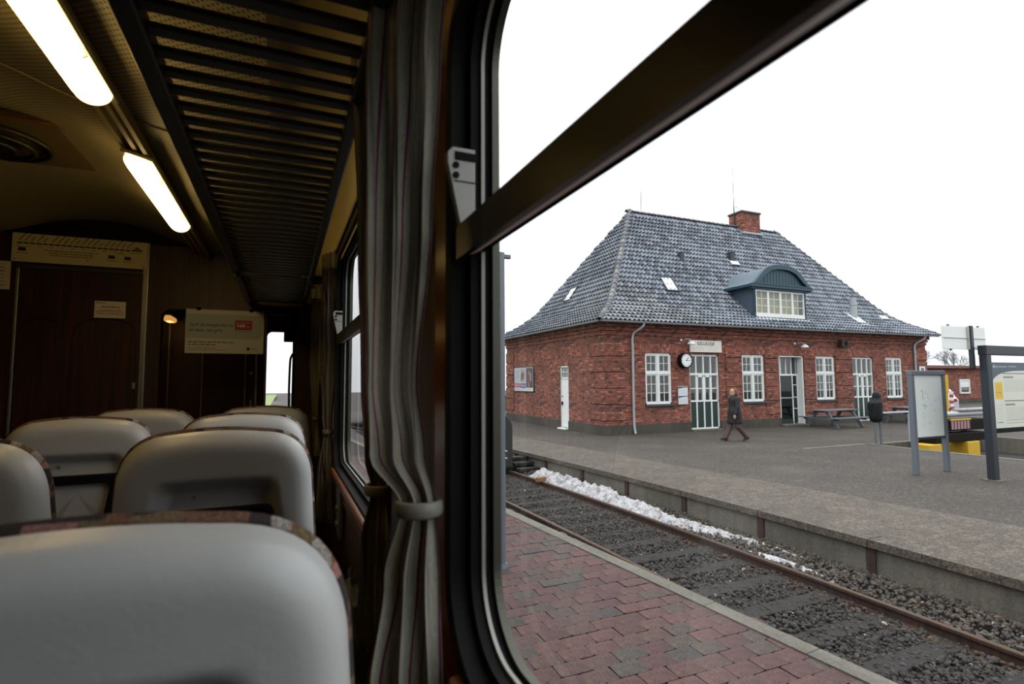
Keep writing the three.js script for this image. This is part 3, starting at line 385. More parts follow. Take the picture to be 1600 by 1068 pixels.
{ // far platform: edge wall of concrete panels between steel posts, coping, paved strip, asphalt
  const g = structGroup('far_platform'), P = 1.74, z0 = -4.72 + P * 3;
  mesh('asphalt', wuv(ribbon(xLine, K(17.6), 12, -40, 0, 60, 10)), M.asphalt, g);
  mesh('asphalt', wuv(grid(1, 1, (u, v) => [mix(17.6, 120, u), 0, mix(-11.3, -120, v)])), M.asphalt, g);
  mesh('asphalt', wuv(grid(1, 1, (u, v) => [mix(23.4, 120, u), 0, mix(20, -11.3, v)])), M.asphalt, g);
  mesh('paved_strip', wuv(ribbon((z) => xEdge(z) + 0.3, xLine, 12, -40, 0.004)), M.strip, g);
  for (let i = 0; i < 18; i++) {
    const a = z0 - i * P, b = a - P, n = V(0, 0, 0);
    mesh('edge_panel', wuv(bar(V(xEdge(a) + 0.13, -0.32, a), V(xEdge(b) + 0.13, -0.32, b), 0.1, 0.54)), M.concrete, g);
    mesh('edge_coping', wuv(bar(V(xEdge(a - 0.008) + 0.17, -0.044, a - 0.008), V(xEdge(b + 0.008) + 0.17, -0.044, b + 0.008), 0.34, 0.1)), M.strip, g);
    mesh('edge_post', wuv(span(xEdge(a) + 0.05, xEdge(a) + 0.11, -0.58, -0.095, a - 0.06, a + 0.06)), M.rust, g);
  }
  // second track pit at the right
  mesh('pit_floor', wuv(grid(1, 1, (u, v) => [mix(17.6, 23.4, u), -0.5, mix(20, -11.3, v)])), M.sleeper, g);
  mesh('pit_edge', [wuv(span(17.42, 17.62, -0.5, 0.012, -11.4, 12))], M.concrete, g); mesh('pit_edge', [wuv(span(23.4, 23.6, -0.5, 0.03, -11.4, 12))], M.concrete, g); mesh('pit_edge', [wuv(span(17.42, 23.6, -0.5, 0.012, -11.5, -11.3))], M.concrete, g);
  mesh('kerb_line', wuv(span(14.6, 17.42, -0.05, 0.012, -11.6, -11.42)), M.concrete, g);
}
{ // melting snow bank
  const q = rng(61), z0 = -13.4, z1 = -5.5;
  const nz = 150, nx = 18, n2 = (x, z, s) => fbm(x * 0.1 + 5, z * 0.1 + 9, 4, 4, s, 3);
  const s = grid(40, 420, (u, v) => { const z = mix(z0, z1, v), rag = fbm(v, 0.3, 16, 4, 400, 3), rg2 = fbm(v, 0.7, 60, 4, 403, 3), L = xFar(z) + 0.07 + 0.45 * smooth(0.6, 1, v) + 0.1 * rag + 0.08 * rg2, W = (mix(0.62, 0.16, smooth(0.45, 1, v)) + 0.2 * (rag - 0.5) + 0.1 * (rg2 - 0.5)) * smooth(0, 0.04, v) * (0.25 + 0.75 * smooth(1, 0.9, v)), e = Math.sin(Math.PI * clamp(u, 0, 1)), h = 0.25 * Math.pow(e, 0.55) * smooth(0, 0.05, v) * mix(1, 0.4, smooth(0.3, 1, v)) * (0.3 + 0.8 * fbm(u, v, 6, 70, 401, 3) + 0.45 * fbm(u, v, 16, 200, 402, 3)); return [L + W * u, -0.53 + h, z, L + u * W, z]; });
  tag(mesh('snow_bank', flip(s), M.snow), 'dirty white bank of melting snow between the far rail and platform wall', 'snow');
  const d = grid(10, 30, (u, v) => { const z = mix(-6.3, -4.9, v), W = 0.18 * Math.sin(Math.PI * v) * (0.6 + 0.6 * fbm(v, 0.5, 8, 2, 410, 2)); return [6.6 + W * (u - 0.5) + 0.05 * v, -0.5 + 0.05 * Math.sin(Math.PI * u) * Math.sin(Math.PI * v), z, u * W, z]; });
  tag(mesh('snow_patch', flip(d), M.snow), 'small thin snow patch on the ballast past the end of the snow bank', 'snow');
}
tag(mesh('brown_brick', rbox(0.28, 0.12, 0.14, 0.02).rotateY(0.4).translate(6.03, -0.36, -12.2), std({ color: 0x7a5a3c, roughness: 0.9, ...bmp(T.coarse, 0.004) })), 'brown block lying on the snow beside the far rail', 'block');
{ // boards where the platform wall ends
  const g = thing('board_stack', 'stack of dark weathered timber boards where the platform wall ends', 'boards', [6.45, -0.44, -13.9]);
  for (let i = 0; i < 3; i++) mesh('board', rbox(0.62, 0.09, 0.3, 0.012, 0.0, 0.05 + i * 0.115, -i * 0.34), M.sleeper, g); mesh('support', rbox(0.5, 0.24, 0.5, 0.01, 0, 0.1, -0.62), M.sleeper, g);
}
{ // dark round-topped block at the left edge
  const g = thing('track_block', 'dark round-topped block standing across the track at the window edge', 'block', [5.4, -0.395, -14.3]);
  const s = new THREE.Shape(); s.moveTo(-0.62, 0); s.lineTo(0.62, 0); s.lineTo(0.62, 1.12); s.bezierCurveTo(0.62, 1.36, 0.48, 1.5, 0.26, 1.52); s.lineTo(-0.26, 1.52); s.bezierCurveTo(-0.48, 1.5, -0.62, 1.36, -0.62, 1.12); s.closePath();
  mesh('body', ext(s, 0.5, 0.03).translate(0, 0.03, -0.25), std({ color: 0x191e1b, roughness: 0.6 }), g); mesh('foot', rbox(1.36, 0.1, 0.7, 0.02, 0, 0.05, 0), M.black, g);
}
{ // grey pole on the near platform
  const g = thing('platform_pole', 'slim grey metal pole with a short arm close outside the window', 'pole', [2.325, 0, -5.73]);
  mesh('shaft', cyl(V(0, 0, 0), V(0, 3.62, 0), 0.05, 0.05, 20), M.greyPaint, g); mesh('arm', rbox(0.16, 0.05, 0.05, 0.012, 0.05, 3.58, 0), M.greyPaint, g); mesh('foot', cyl(V(0, 0, 0), V(0, 0.05, 0), 0.075, 0.065, 20), M.greyPaint, g);
  for (const y of [1.22, 1.3]) mesh('bolt', cyl(V(0.03, y, 0.03), V(0.055, y, 0.05), 0.012, 0.012, 8), M.alu, g);
}

// ================= STATION BUILDING =================
const B = { x0: 11.45, x1: 31.95, zf: -17.5, zb: -27.3, ex0: 11.0, ex1: 32.25, ezf: -17.05, ezb: -27.75, ey: 4.45, run: 5.35 };
const roofY = (d) => { const f = d < 0.9 ? 0.62 * d : d < 2.0 ? 0.558 + 0.62 * (d - 0.9) + 0.36 * (d - 0.9) ** 2 / 1.1 : 1.636 + (d - 2.0) * 1.42; return B.ey + f; };
const roofSlope = (d) => Math.atan((roofY(d + 0.02) - roofY(d - 0.02)) / 0.04);
const station = thing('station_building', 'red brick station building with a dark tiled hipped roof and blue dormer', 'building');
{
  const s = new THREE.Shape(); s.moveTo(B.x0, 0); s.lineTo(B.x1, 0); s.lineTo(B.x1, 4.42); s.lineTo(B.x0, 4.42); s.closePath();
  const hole = (a, b, c, d) => { const p = new THREE.Path(); p.moveTo(a, c); p.lineTo(b, c); p.lineTo(b, d); p.lineTo(a, d); p.closePath(); s.holes.push(p); };
  const wins = [[13.38, 14.68], [18.6, 19.92], [23.3, 24.62], [28.53, 29.84]];
  wins.forEach(([a, b]) => hole(a, b, 1.15, 3.22)); hole(15.64, 17.25, 0.06, 3.2); hole(20.86, 22.42, 0.06, 3.2); hole(25.94, 27.5, 0.06, 3.2);
  mesh('front_wall', wuv(ext(s, 0.34).translate(0, 0, B.zf - 0.34)), M.brick, station);
  const l = new THREE.Shape(); l.moveTo(B.zb, 0); l.lineTo(B.zf - 0.34, 0); l.lineTo(B.zf - 0.34, 4.42); l.lineTo(B.zb, 4.42); l.closePath(); { const p = new THREE.Path(); p.moveTo(-21.08, 0.06); p.lineTo(-20.36, 0.06); p.lineTo(-20.36, 2.78); p.lineTo(-21.08, 2.78); p.closePath(); l.holes.push(p); }
  mesh('side_wall', wuv(sideways(ext(l, 0.34), B.x0)), M.brick, station);
  mesh('side_wall', wuv(span(B.x1 - 0.34, B.x1, 0, 4.42, B.zb, B.zf - 0.34)), M.brick, station); mesh('back_wall', wuv(span(B.x0 + 0.34, B.x1 - 0.34, 0, 4.42, B.zb, B.zb + 0.3)), M.brick, station);
  mesh('inner_partition', span(B.x0 + 0.4, B.x1 - 0.4, 0, 4.4, -18.75, -18.65), M.darkIn, station); mesh('attic_floor', span(B.x0 + 0.35, B.x1 - 0.35, 4.3, 4.4, -27, -17.9), M.darkIn, station); mesh('indoor_floor', span(B.x0 + 0.35, B.x1 - 0.35, 0, 0.05, -27, -17.85), M.darkIn, station);
  // plinth blocks
  const pl = (x0, x1) => { const n = Math.max(1, Math.round((x1 - x0) / 1.1)), w = (x1 - x0) / n; for (let i = 0; i < n; i++) mesh('plinth_block', wuv(rspan(x0 + i * w + 0.004, x0 + (i + 1) * w - 0.004, 0, 0.38, B.zf - 0.02, B.zf + 0.06, 0.01)), M.plinth, station); };
  pl(11.39, 15.63); pl(17.26, 20.85); pl(22.43, 25.93); pl(27.51, 32.0);
  const plz = (z0, z1) => { const n = Math.round((z1 - z0) / 1.1), w = (z1 - z0) / n; for (let i = 0; i < n; i++) mesh('plinth_block', wuv(rspan(B.x0 - 0.06, B.x0 + 0.02, 0, 0.38, z0 + i * w + 0.004, z0 + (i + 1) * w - 0.004, 0.01)), M.plinth, station); };
  plz(-27.35, -21.1); plz(-20.34, -17.44);
  // raised brick bands
  const band = (x0, x1) => { for (let i = 0; i < 5; i++) mesh('brick_band', wuv(rspan(x0, x1, 3.66 - (i + 1) * 0.63 + 0.06, 3.66 - i * 0.63, B.zf - 0.02, B.zf + 0.045, 0.02)), M.brick, station); };
  band(17.62, 18.56); band(19.96, 20.82); band(22.46, 23.26); band(24.66, 25.9); band(11.41, 12.42); band(30.98, 31.99);
  const bandz = (z0, z1) => { for (let i = 0; i < 5; i++) mesh('brick_band', wuv(rspan(B.x0 - 0.045, B.x0 + 0.02, 3.66 - (i + 1) * 0.63 + 0.06, 3.66 - i * 0.63, z0, z1, 0.02)), M.brick, station); };
  bandz(-18.55, -17.46); bandz(-27.34, -26.3);
  const cor = [[0.05, 3.92, 4.06], [0.1, 4.08, 4.2], [0.16, 4.22, 4.42]];
  for (const [o, a, b] of cor) mesh('cornice_course', [wuv(span(B.x0 - o, B.x1 + o, a, b, B.zf - 0.05, B.zf + o)), wuv(span(B.x0 - o, B.x0 + 0.05, a, b, B.zb - o, B.zf - 0.05)), wuv(span(B.x1 - 0.05, B.x1 + o, a, b, B.zb - o, B.zf - 0.05))], M.brick, station);
  const tv = T.brick.clone(); tv.rotation = Math.PI / 2; tv.needsUpdate = true; const mv = std({ map: tv, roughness: 0.92 });
  for (const [a, b] of [[13.1, 14.95], [18.56, 19.96], [20.82, 22.46], [23.26, 24.66], [25.9, 27.55], [28.4, 30.0]]) mesh('soldier_course', wuv(span(a, b, 3.24, 3.6, B.zf - 0.02, B.zf + 0.018)), mv, station);
  mesh('soldier_course', wuv(span(B.x0 - 0.018, B.x0 + 0.02, 2.8, 3.1, -21.16, -20.28)), mv, station);

  // joinery
  const sashes = (w, g, x0, x1, y0, y1, cols, rows, z, bw = 0.022, fw = 0.05) => {
    const fr = [span(x0, x0 + fw, y0, y1, z - 0.03, z + 0.03), span(x1 - fw, x1, y0, y1, z - 0.03, z + 0.03), span(x0 + fw, x1 - fw, y0, y0 + fw, z - 0.03, z + 0.03), span(x0 + fw, x1 - fw, y1 - fw, y1, z - 0.03, z + 0.03)];
    const ix = x0 + fw, iw = x1 - x0 - 2 * fw, iy = y0 + fw, ih = y1 - y0 - 2 * fw;
    for (let i = 1; i < cols; i++) fr.push(span(ix + iw * i / cols - bw / 2, ix + iw * i / cols + bw / 2, iy, iy + ih, z - 0.018, z + 0.022));
    for (let i = 1; i < rows; i++) fr.push(span(ix, ix + iw, iy + ih * i / rows - bw / 2, iy + ih * i / rows + bw / 2, z - 0.016, z + 0.02));
    g.push(...fr);
    for (let i = 0; i < cols; i++) for (let j = 0; j < rows; j++) { const m = mesh('pane', plane(iw / cols, ih / rows, ix + iw * (i + 0.5) / cols, iy + ih * (j + 0.5) / rows, z), M.winPane, w); m.castShadow = false; }
  };
  const drape = (w, x0, x1, y0, y1, z, mat) => mesh('drape', grid(40, 1, (u, v) => [mix(x0, x1, u), mix(y0, y1, v), z + 0.03 * Math.sin(u * 38)]), mat, w);
  const beige = std({ color: 0xb8ab92, roughness: 0.9 }), greyCl = std({ color: 0x9a9a94, roughness: 0.9 });
  wins.forEach(([a, b], k) => {
    const w = sub('window', station), g = [], z = B.zf - 0.08, m = (a + b) / 2;
    g.push(span(a, a + 0.05, 1.15, 3.22, z - 0.05, z + 0.05), span(b - 0.05, b, 1.15, 3.22, z - 0.05, z + 0.05), span(a, b, 1.15, 1.21, z - 0.05, z + 0.05), span(a, b, 3.16, 3.22, z - 0.05, z + 0.05), span(a, b, 2.36, 2.45, z - 0.05, z + 0.06), span(m - 0.045, m + 0.045, 1.2, 3.18, z - 0.05, z + 0.055));
    for (const [p, q] of [[a + 0.05, m - 0.045], [m + 0.045, b - 0.05]]) { sashes(w, g, p, q, 2.45, 3.16, 2, 2, z); sashes(w, g, p, q, 1.21, 2.36, 2, 3, z); }
    mesh('window_frame', g, M.white, w); mesh('sill', rspan(a - 0.05, b + 0.05, 1.06, 1.15, B.zf - 0.2, B.zf + 0.07, 0.01), M.slate, w);
    if (k) { drape(w, a + 0.05, a + 0.45, 1.2, 3.2, z - 0.35, greyCl); drape(w, b - 0.42, b - 0.05, 1.2, 3.2, z - 0.35, greyCl); } else drape(w, a + 0.05, a + 0.4, 1.2, 3.2, z - 0.35, beige);
  });
  const glazedDoor = (x0, x1) => {
    const w = sub('door', station), g = [], z = B.zf - 0.1, c = (x1 - x0) / 4;
    g.push(span(x0, x0 + 0.06, 0.06, 3.2, z - 0.05, z + 0.05), span(x1 - 0.06, x1, 0.06, 3.2, z - 0.05, z + 0.05), span(x0, x1, 3.13, 3.2, z - 0.05, z + 0.05), span(x0, x1, 2.32, 2.41, z - 0.05, z + 0.055), span(x0, x1, 1.2, 1.27, z - 0.05, z + 0.05), span(x0, x1, 0.06, 0.12, z - 0.05, z + 0.05), span(x0, x1, 1.74, 1.78, z - 0.03, z + 0.03));
    for (let i = 1; i < 4; i++) g.push(span(x0 + c * i - 0.03, x0 + c * i + 0.03, 0.1, 3.15, z - 0.045, z + 0.045));
    for (const i of [1, 2]) { g.push(span(x0 + c * i + 0.03, x0 + c * i + 0.08, 1.27, 2.32, z - 0.03, z + 0.05), span(x0 + c * (i + 1) - 0.08, x0 + c * (i + 1) - 0.03, 1.27, 2.32, z - 0.03, z + 0.05), span(x0 + c * i, x0 + c * (i + 1), 2.24, 2.32, z - 0.03, z + 0.05)); }
    mesh('door_frame', g, M.white, w);
    for (let i = 0; i < 4; i++) { mesh('pane', plane(c - 0.05, 0.74, x0 + c * (i + 0.5), 2.77, z), M.winPane, w).castShadow = false; mesh('pane', plane(c - 0.05, 0.55, x0 + c * (i + 0.5), 2.05, z), M.winPane, w).castShadow = false; mesh('pane', plane(c - 0.05, 0.48, x0 + c * (i + 0.5), 1.5, z), M.winPane, w).castShadow = false; mesh('green_panel', rspan(x0 + c * i + 0.03, x0 + c * (i + 1) - 0.03, 0.11, 1.21, z - 0.02, z + 0.012, 0.006), M.green, w); }
    mesh('handle', [rspan((x0 + x1) / 2 + 0.09, (x0 + x1) / 2 + 0.11, 1.3, 1.45, z + 0.05, z + 0.09, 0.004)], M.steel, w); mesh('threshold', rspan(x0, x1, 0.0, 0.06, B.zf - 0.3, B.zf + 0.12, 0.01), M.concrete, w);
  };
  glazedDoor(15.64, 17.25); glazedDoor(25.94, 27.5);
  { // entrance set back in a white reveal
    const w = sub('entrance_door', station), z = B.zf - 0.3, g = [];
    mesh('reveal', [span(22.36, 22.42, 0.06, 3.2, z - 0.1, B.zf + 0.005), span(20.86, 20.9, 0.06, 3.2, z - 0.1, B.zf + 0.005), span(20.86, 22.42, 3.16, 3.2, z - 0.1, B.zf + 0.005)], M.white, w);
    for (let i = 0; i < 5; i++) g.push(span(20.9 + i * 0.355 - 0.005, 20.9 + i * 0.355 + 0.045, 2.36, 3.16, z - 0.03, z + 0.03)); g.push(span(20.9, 22.36, 2.3, 2.38, z - 0.03, z + 0.035), span(20.9, 20.94, 0.06, 3.16, z - 0.03, z + 0.03), span(22.0, 22.05, 0.06, 2.36, z - 0.03, z + 0.03), span(22.32, 22.36, 0.06, 3.16, z - 0.03, z + 0.03)); for (const y of [0.75, 1.28, 1.85]) g.push(span(22.05, 22.32, y, y + 0.03, z - 0.02, z + 0.02));
    mesh('door_frame', g, M.white, w);
    const tint = phy({ color: 0x5f8f96, transmission: 1, roughness: 0.03, thickness: 0 });
    for (let i = 0; i < 4; i++) mesh('pane', plane(0.31, 0.78, 20.9 + (i + 0.5) * 0.355 + 0.02, 2.77, z), M.winPane, w).castShadow = false;
    mesh('pane', plane(1.06, 2.2, 21.47, 1.2, z), tint, w).castShadow = false; for (const [y, h] of [[0.42, 0.62], [1.02, 0.48], [1.57, 0.52], [2.1, 0.42]]) mesh('pane', plane(0.27, h, 22.185, y, z + 0.004), tint, w).castShadow = false;
    mesh('push_bar', [rspan(20.95, 22.0, 1.24, 1.29, z, z + 0.05, 0.01)], M.alu, w); mesh('kick_rail', rspan(20.94, 22.0, 0.06, 0.28, z - 0.02, z + 0.02, 0.005), M.green, w); mesh('doorstep', rspan(20.86, 22.42, 0, 0.07, B.zf - 0.3, B.zf + 0.2, 0.012), M.concrete, w);
  }
  { // white side door with a small light over it (drawn in z, turned to face the track)
    const w = sub('side_door', station), x = B.x0 + 0.06, z0 = -21.08, z1 = -20.36;
    mesh('door_leaf', span(x - 0.02, x + 0.03, 0.08, 2.2, z0 + 0.05, z1 - 0.05), M.white, w);
    const g = [span(x - 0.05, x + 0.05, 0.06, 2.78, z0, z0 + 0.05), span(x - 0.05, x + 0.05, 0.06, 2.78, z1 - 0.05, z1), span(x - 0.05, x + 0.05, 2.72, 2.78, z0, z1), span(x - 0.05, x + 0.05, 2.2, 2.27, z0, z1)]; for (const k of [1, 2]) g.push(span(x - 0.03, x + 0.03, 2.27, 2.72, z0 + 0.24 * k - 0.012, z0 + 0.24 * k + 0.012)); g.push(span(x - 0.03, x + 0.03, 2.485, 2.51, z0, z1));
    mesh('door_frame', g, M.white, w);
    for (let i = 0; i < 3; i++) for (let j = 0; j < 2; j++) mesh('pane', plane(0.22, 0.22, x, 2.38 + j * 0.23, z0 + 0.12 + i * 0.24, -Math.PI / 2), M.winPane, w).castShadow = false;
    mesh('handle', [span(x - 0.09, x - 0.02, 1.05, 1.2, z0 + 0.1, z0 + 0.14), span(x - 0.04, x - 0.02, 1.4, 1.46, z0 + 0.1, z0 + 0.14)], M.black, w); mesh('doorstep', rspan(B.x0 - 0.2, B.x0 + 0.1, 0, 0.06, z0, z1, 0.01), M.white, w);
  }
  // gutters and downpipes
  const gs = new THREE.Shape(); gs.absarc(0, 0, 0.075, Math.PI, Math.PI * 2); gs.absarc(0, 0, 0.066, Math.PI * 2, Math.PI, true);
  mesh('gutter', ext(gs, B.ex1 - B.ex0 + 0.1).rotateY(Math.PI / 2).translate(B.ex0 - 0.05, B.ey - 0.02, B.ezf + 0.04), M.zinc, station); mesh('gutter', ext(gs, B.ezf - B.ezb + 0.1).translate(B.ex0 - 0.04, B.ey - 0.02, B.ezb - 0.05), M.zinc, station);
  const joints = []; for (let x = B.ex0 + 0.5; x < B.ex1; x += 0.9) joints.push(new THREE.TorusGeometry(0.078, 0.008, 5, 10, Math.PI).rotateX(Math.PI).rotateY(Math.PI / 2).translate(x, B.ey - 0.02, B.ezf + 0.04)); for (let z = B.ezb + 0.4; z < B.ezf; z += 0.9) joints.push(new THREE.TorusGeometry(0.078, 0.008, 5, 10, Math.PI).rotateX(Math.PI).translate(B.ex0 - 0.04, B.ey - 0.02, z)); mesh('gutter_bracket', joints, M.zinc, station);
  for (const x of [12.72, 30.86]) mesh('downpipe', [tube([V(x + 0.3, B.ey - 0.06, B.ezf + 0.02), V(x + 0.26, B.ey - 0.2, B.ezf), V(x + 0.04, 3.98, B.zf + 0.12), V(x, 3.8, B.zf + 0.09), V(x, 3.4, B.zf + 0.09), V(x, 0.25, B.zf + 0.1), V(x, 0.03, B.zf + 0.16)], 0.05, 60, 10), ...[3.5, 2.3, 1.1].map((y) => cyl(V(x, y, B.zf + 0.09), V(x, y + 0.04, B.zf + 0.09), 0.06, 0.06, 12))], M.zinc, station);
}
{ // roof
  const roof = sub('roof', station), D = [0, 0.3, 0.6, 0.9, 1.2, 1.5, 1.8, 2.1, 3, 4, 5.35], n = D.length - 1, under = std({ color: 0x24272b, roughness: 0.9 });
  const slope = (fn) => grid(1, n, (u, v) => { const d = D[Math.round(v * n)]; return fn(u, d, roofY(d) - 0.05); });
  mesh('roof_deck', [slope((u, d, y) => [mix(B.ex0 + d, B.ex1 - d, u), y, B.ezf - d]), flip(slope((u, d, y) => [mix(B.ex0 + d, B.ex1 - d, u), y, B.ezb + d])), flip(slope((u, d, y) => [B.ex0 + d, y, mix(B.ezb + d, B.ezf - d, 1 - u) ])), slope((u, d, y) => [B.ex1 - d, y, mix(B.ezb + d, B.ezf - d, 1 - u)]), span(B.ex0 + 0.02, B.ex1 - 0.02, B.ey - 0.06, B.ey - 0.045, B.ezb, B.ezf - 0.02)], under, roof);
  const wv = (u) => 0.04 * Math.cos(Math.PI * 2 * (u * 1.1 + 0.12)) * (u < 0.5 ? 1 : 0.8), TW = 0.215;
  const top = grid(7, 1, (u, v) => [(u - 0.5) * TW * 1.08, wv(u) + 0.03 + v * 0.085, (v - 0.5) * 0.38 + v * 0.03 * Math.cos(Math.PI * (u - 0.45))]), lip = grid(7, 1, (u, v) => [(u - 0.5) * TW * 1.08, wv(u) + 0.115 - v * 0.115, 0.19 + 0.03 * Math.cos(Math.PI * (u - 0.45)) - v * 0.1]);
  const tile = merge([flip(top), flip(lip)]); tile.computeVertexNormals(); tile.rotateY(0);
  const q = rng(88), list = []; let s = 0.1, d = 0.06;
  const tone = (a, b) => { const h = q(), frost = fbm(a * 0.04, b * 0.07, 8, 8, 500, 3), f = smooth(0.42, 0.7, frost * 0.75 + h * 0.4); const base = h < 0.15 ? [0.09, 0.098, 0.112] : h < 0.7 ? [0.135, 0.147, 0.165] : [0.185, 0.2, 0.222]; return base.map((c, i) => mix(c, [0.36, 0.385, 0.42][i], f * 0.4) * [0.72, 0.77, 0.83][i]); };
  while (d < B.run - 0.05) {
    const th = roofSlope(d), y = roofY(d), off = (list.row = (list.row || 0) + 1) % 2 ? 0 : TW * 0.02;
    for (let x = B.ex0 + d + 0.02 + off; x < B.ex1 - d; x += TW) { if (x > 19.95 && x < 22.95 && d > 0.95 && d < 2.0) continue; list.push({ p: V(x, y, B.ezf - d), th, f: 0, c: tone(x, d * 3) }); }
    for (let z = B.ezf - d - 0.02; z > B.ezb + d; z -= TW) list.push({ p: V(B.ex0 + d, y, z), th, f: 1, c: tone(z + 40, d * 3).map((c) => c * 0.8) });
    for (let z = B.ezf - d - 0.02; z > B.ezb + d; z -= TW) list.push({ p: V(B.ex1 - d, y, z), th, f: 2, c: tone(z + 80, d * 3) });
    d += 0.31 * Math.cos(th);
  }
  const o = new THREE.Object3D(), mtx = (t) => { const c = Math.cos(t.th), si = Math.sin(t.th), zl = t.f === 0 ? V(0, -si, c) : t.f === 1 ? V(-c, -si, 0) : V(c, -si, 0), yl = t.f === 0 ? V(0, c, si) : t.f === 1 ? V(-si, c, 0) : V(si, c, 0), xl = yl.clone().cross(zl); return new THREE.Matrix4().makeBasis(xl, yl, zl).setPosition(t.p); };
  list.forEach((t) => { t.far = t.f === 2 ? 999 : t.p.distanceTo(camera.position) + (t.p.y > 12 ? 99 : 0); }); list.sort((a, b) => a.far - b.far);
  const shades = [0, 1, 2, 3, 4].map((k) => std({ color: new THREE.Color().setRGB(...[0.06, 0.085, 0.11, 0.15, 0.2].map((v) => [v * 0.93, v, v * 1.1])[k]), roughness: 0.62 }));
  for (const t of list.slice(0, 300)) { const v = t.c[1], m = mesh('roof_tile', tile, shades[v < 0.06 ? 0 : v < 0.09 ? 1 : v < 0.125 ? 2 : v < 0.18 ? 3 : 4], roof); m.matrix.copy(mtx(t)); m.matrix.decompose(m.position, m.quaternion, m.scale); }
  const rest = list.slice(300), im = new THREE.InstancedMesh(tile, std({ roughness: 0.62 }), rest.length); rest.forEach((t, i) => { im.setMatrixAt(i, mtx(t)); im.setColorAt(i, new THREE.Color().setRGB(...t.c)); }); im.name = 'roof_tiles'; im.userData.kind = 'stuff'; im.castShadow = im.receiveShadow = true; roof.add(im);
  // hip and ridge caps
  const capG = (() => { const g = grid(8, 1, (u, v) => { const a = Math.PI * u, r = mix(0.105, 0.135, v); return [Math.cos(a) * r, Math.sin(a) * r * 0.9, (v - 0.5) * 0.4]; }), e = grid(8, 1, (u, v) => { const a = Math.PI * u, r = mix(0.135, 0.1, v); return [Math.cos(a) * r, Math.sin(a) * r * 0.9, 0.2]; }); const m = merge([g, e]); m.computeVertexNormals(); return m; })();
  const capMat = [std({ color: 0x5f6064, roughness: 0.7 }), std({ color: 0x75736f, roughness: 0.7 }), std({ color: 0x4d5056, roughness: 0.7 })];
  const caps = (fn, len, step = 0.34) => { const k = Math.floor(len / step); for (let i = 0; i <= k; i++) { const a = fn(i / k), b = fn(Math.max(0, i / k - 0.01)), c = fn(Math.min(1, i / k + 0.01)); const m = mesh('ridge_cap', capG, capMat[Math.floor(q() * 3)], roof); m.position.copy(a); m.up.set(0, 1, 0); m.lookAt(a.clone().add(i ? b.sub(a) : a.clone().sub(c))); } };
  caps((t) => { const d = t * B.run; return V(B.ex0 + d, roofY(d) + 0.03, B.ezf - d); }, 10.2); caps((t) => { const d = t * B.run; return V(B.ex1 - d, roofY(d) + 0.03, B.ezf - d); }, 10.2);
  const ry = roofY(B.run); caps((t) => V(mix(B.ex0 + B.run, B.ex1 - B.run, t), ry + 0.03, B.ezf - B.run), B.ex1 - B.ex0 - 2 * B.run);
  const on = (x, d, side = 0) => { const g = new THREE.Group(), th = roofSlope(d); g.position.set(side ? B.ex0 + d : x, roofY(d) + 0.13, side ? x : B.ezf - d); g.rotation.order = 'YXZ'; g.rotation.y = side ? -Math.PI / 2 : 0; g.rotation.x = th; station.add(g); return g; };
  const skyG = phy({ color: 0xcfdbe2, metalness: 0.3, roughness: 0.08 });
  for (const a of [[16.15, 2.2, 0], [-23.0, 2.15, 1]]) { const g = on(...a); g.name = 'roof_window'; mesh('frame', [rspan(-0.36, 0.36, 0, 0.08, -0.46, -0.4, 0.01), rspan(-0.36, 0.36, 0, 0.08, 0.4, 0.46, 0.01), rspan(-0.36, -0.3, 0, 0.08, -0.4, 0.4, 0.01), rspan(0.3, 0.36, 0, 0.08, -0.4, 0.4, 0.01)], M.slate, g); mesh('pane', span(-0.3, 0.3, 0.02, 0.05, -0.4, 0.4), skyG, g); mesh('flashing', span(-0.42, 0.42, -0.01, 0.02, 0.46, 0.6), M.slate, g); }
  const vent = (x, d, h, w, apron) => { const g = new THREE.Group(); g.name = 'roof_vent'; g.position.set(x, roofY(d), B.ezf - d); station.add(g); mesh('vent_box', rbox(w, h + 0.3, w, 0.015, 0, h / 2 - 0.15, 0), M.slate, g); mesh('vent_cap', rbox(w + 0.04, 0.03, w + 0.04, 0.01, 0, h + 0.01, 0), M.slate, g); if (apron) { const s2 = mesh('apron', rbox(0.56, 0.03, 0.26, 0.01), M.white, g); s2.rotation.x = roofSlope(d); s2.position.set(0, -0.05, 0.24); s2.userData.label = 'snow-dusted lead apron'; } };
  vent(17.87, 3.3, 0.45, 0.22, false); vent(21.37, 3.5, 0.52, 0.27, true);
  { const x = 27.42, d = 1.24, g = new THREE.Group(); g.name = 'flue_pipe'; g.position.set(x, roofY(d), B.ezf - d); station.add(g); mesh('pipe', [cyl(V(0, -0.2, 0), V(0, 0.75, 0), 0.17, 0.17, 20), cyl(V(0, 0.75, 0), V(0, 1.12, 0), 0.155, 0.155, 20), cyl(V(0, 0.72, 0), V(0, 0.77, 0), 0.185, 0.185, 20)], M.zinc, g); const s2 = mesh('apron', rbox(0.62, 0.03, 1.5, 0.01), M.white, g); s2.rotation.x = roofSlope(d) * 0.95; s2.position.set(-0.02, 0.1, 0.05); s2.userData.label = 'white snow-covered apron around the flue'; }
  { const g = on(29.95, 1.3); g.name = 'roof_slit'; mesh('pane', span(-0.28, 0.28, 0.0, 0.05, -0.14, 0.14), skyG, g); }
}
{ // chimney
  const c = sub('chimney', station); mesh('stack', wuv(span(23.8, 25.2, 10.1, 11.68, -22.95, -22.0)), M.brick, c); mesh('cap', rspan(23.74, 25.26, 11.66, 11.78, -23.01, -21.94, 0.02), M.slate, c); mesh('flashing', rspan(23.74, 25.26, 10.4, 10.52, -22.3, -21.86, 0.02), M.zinc, c);
}
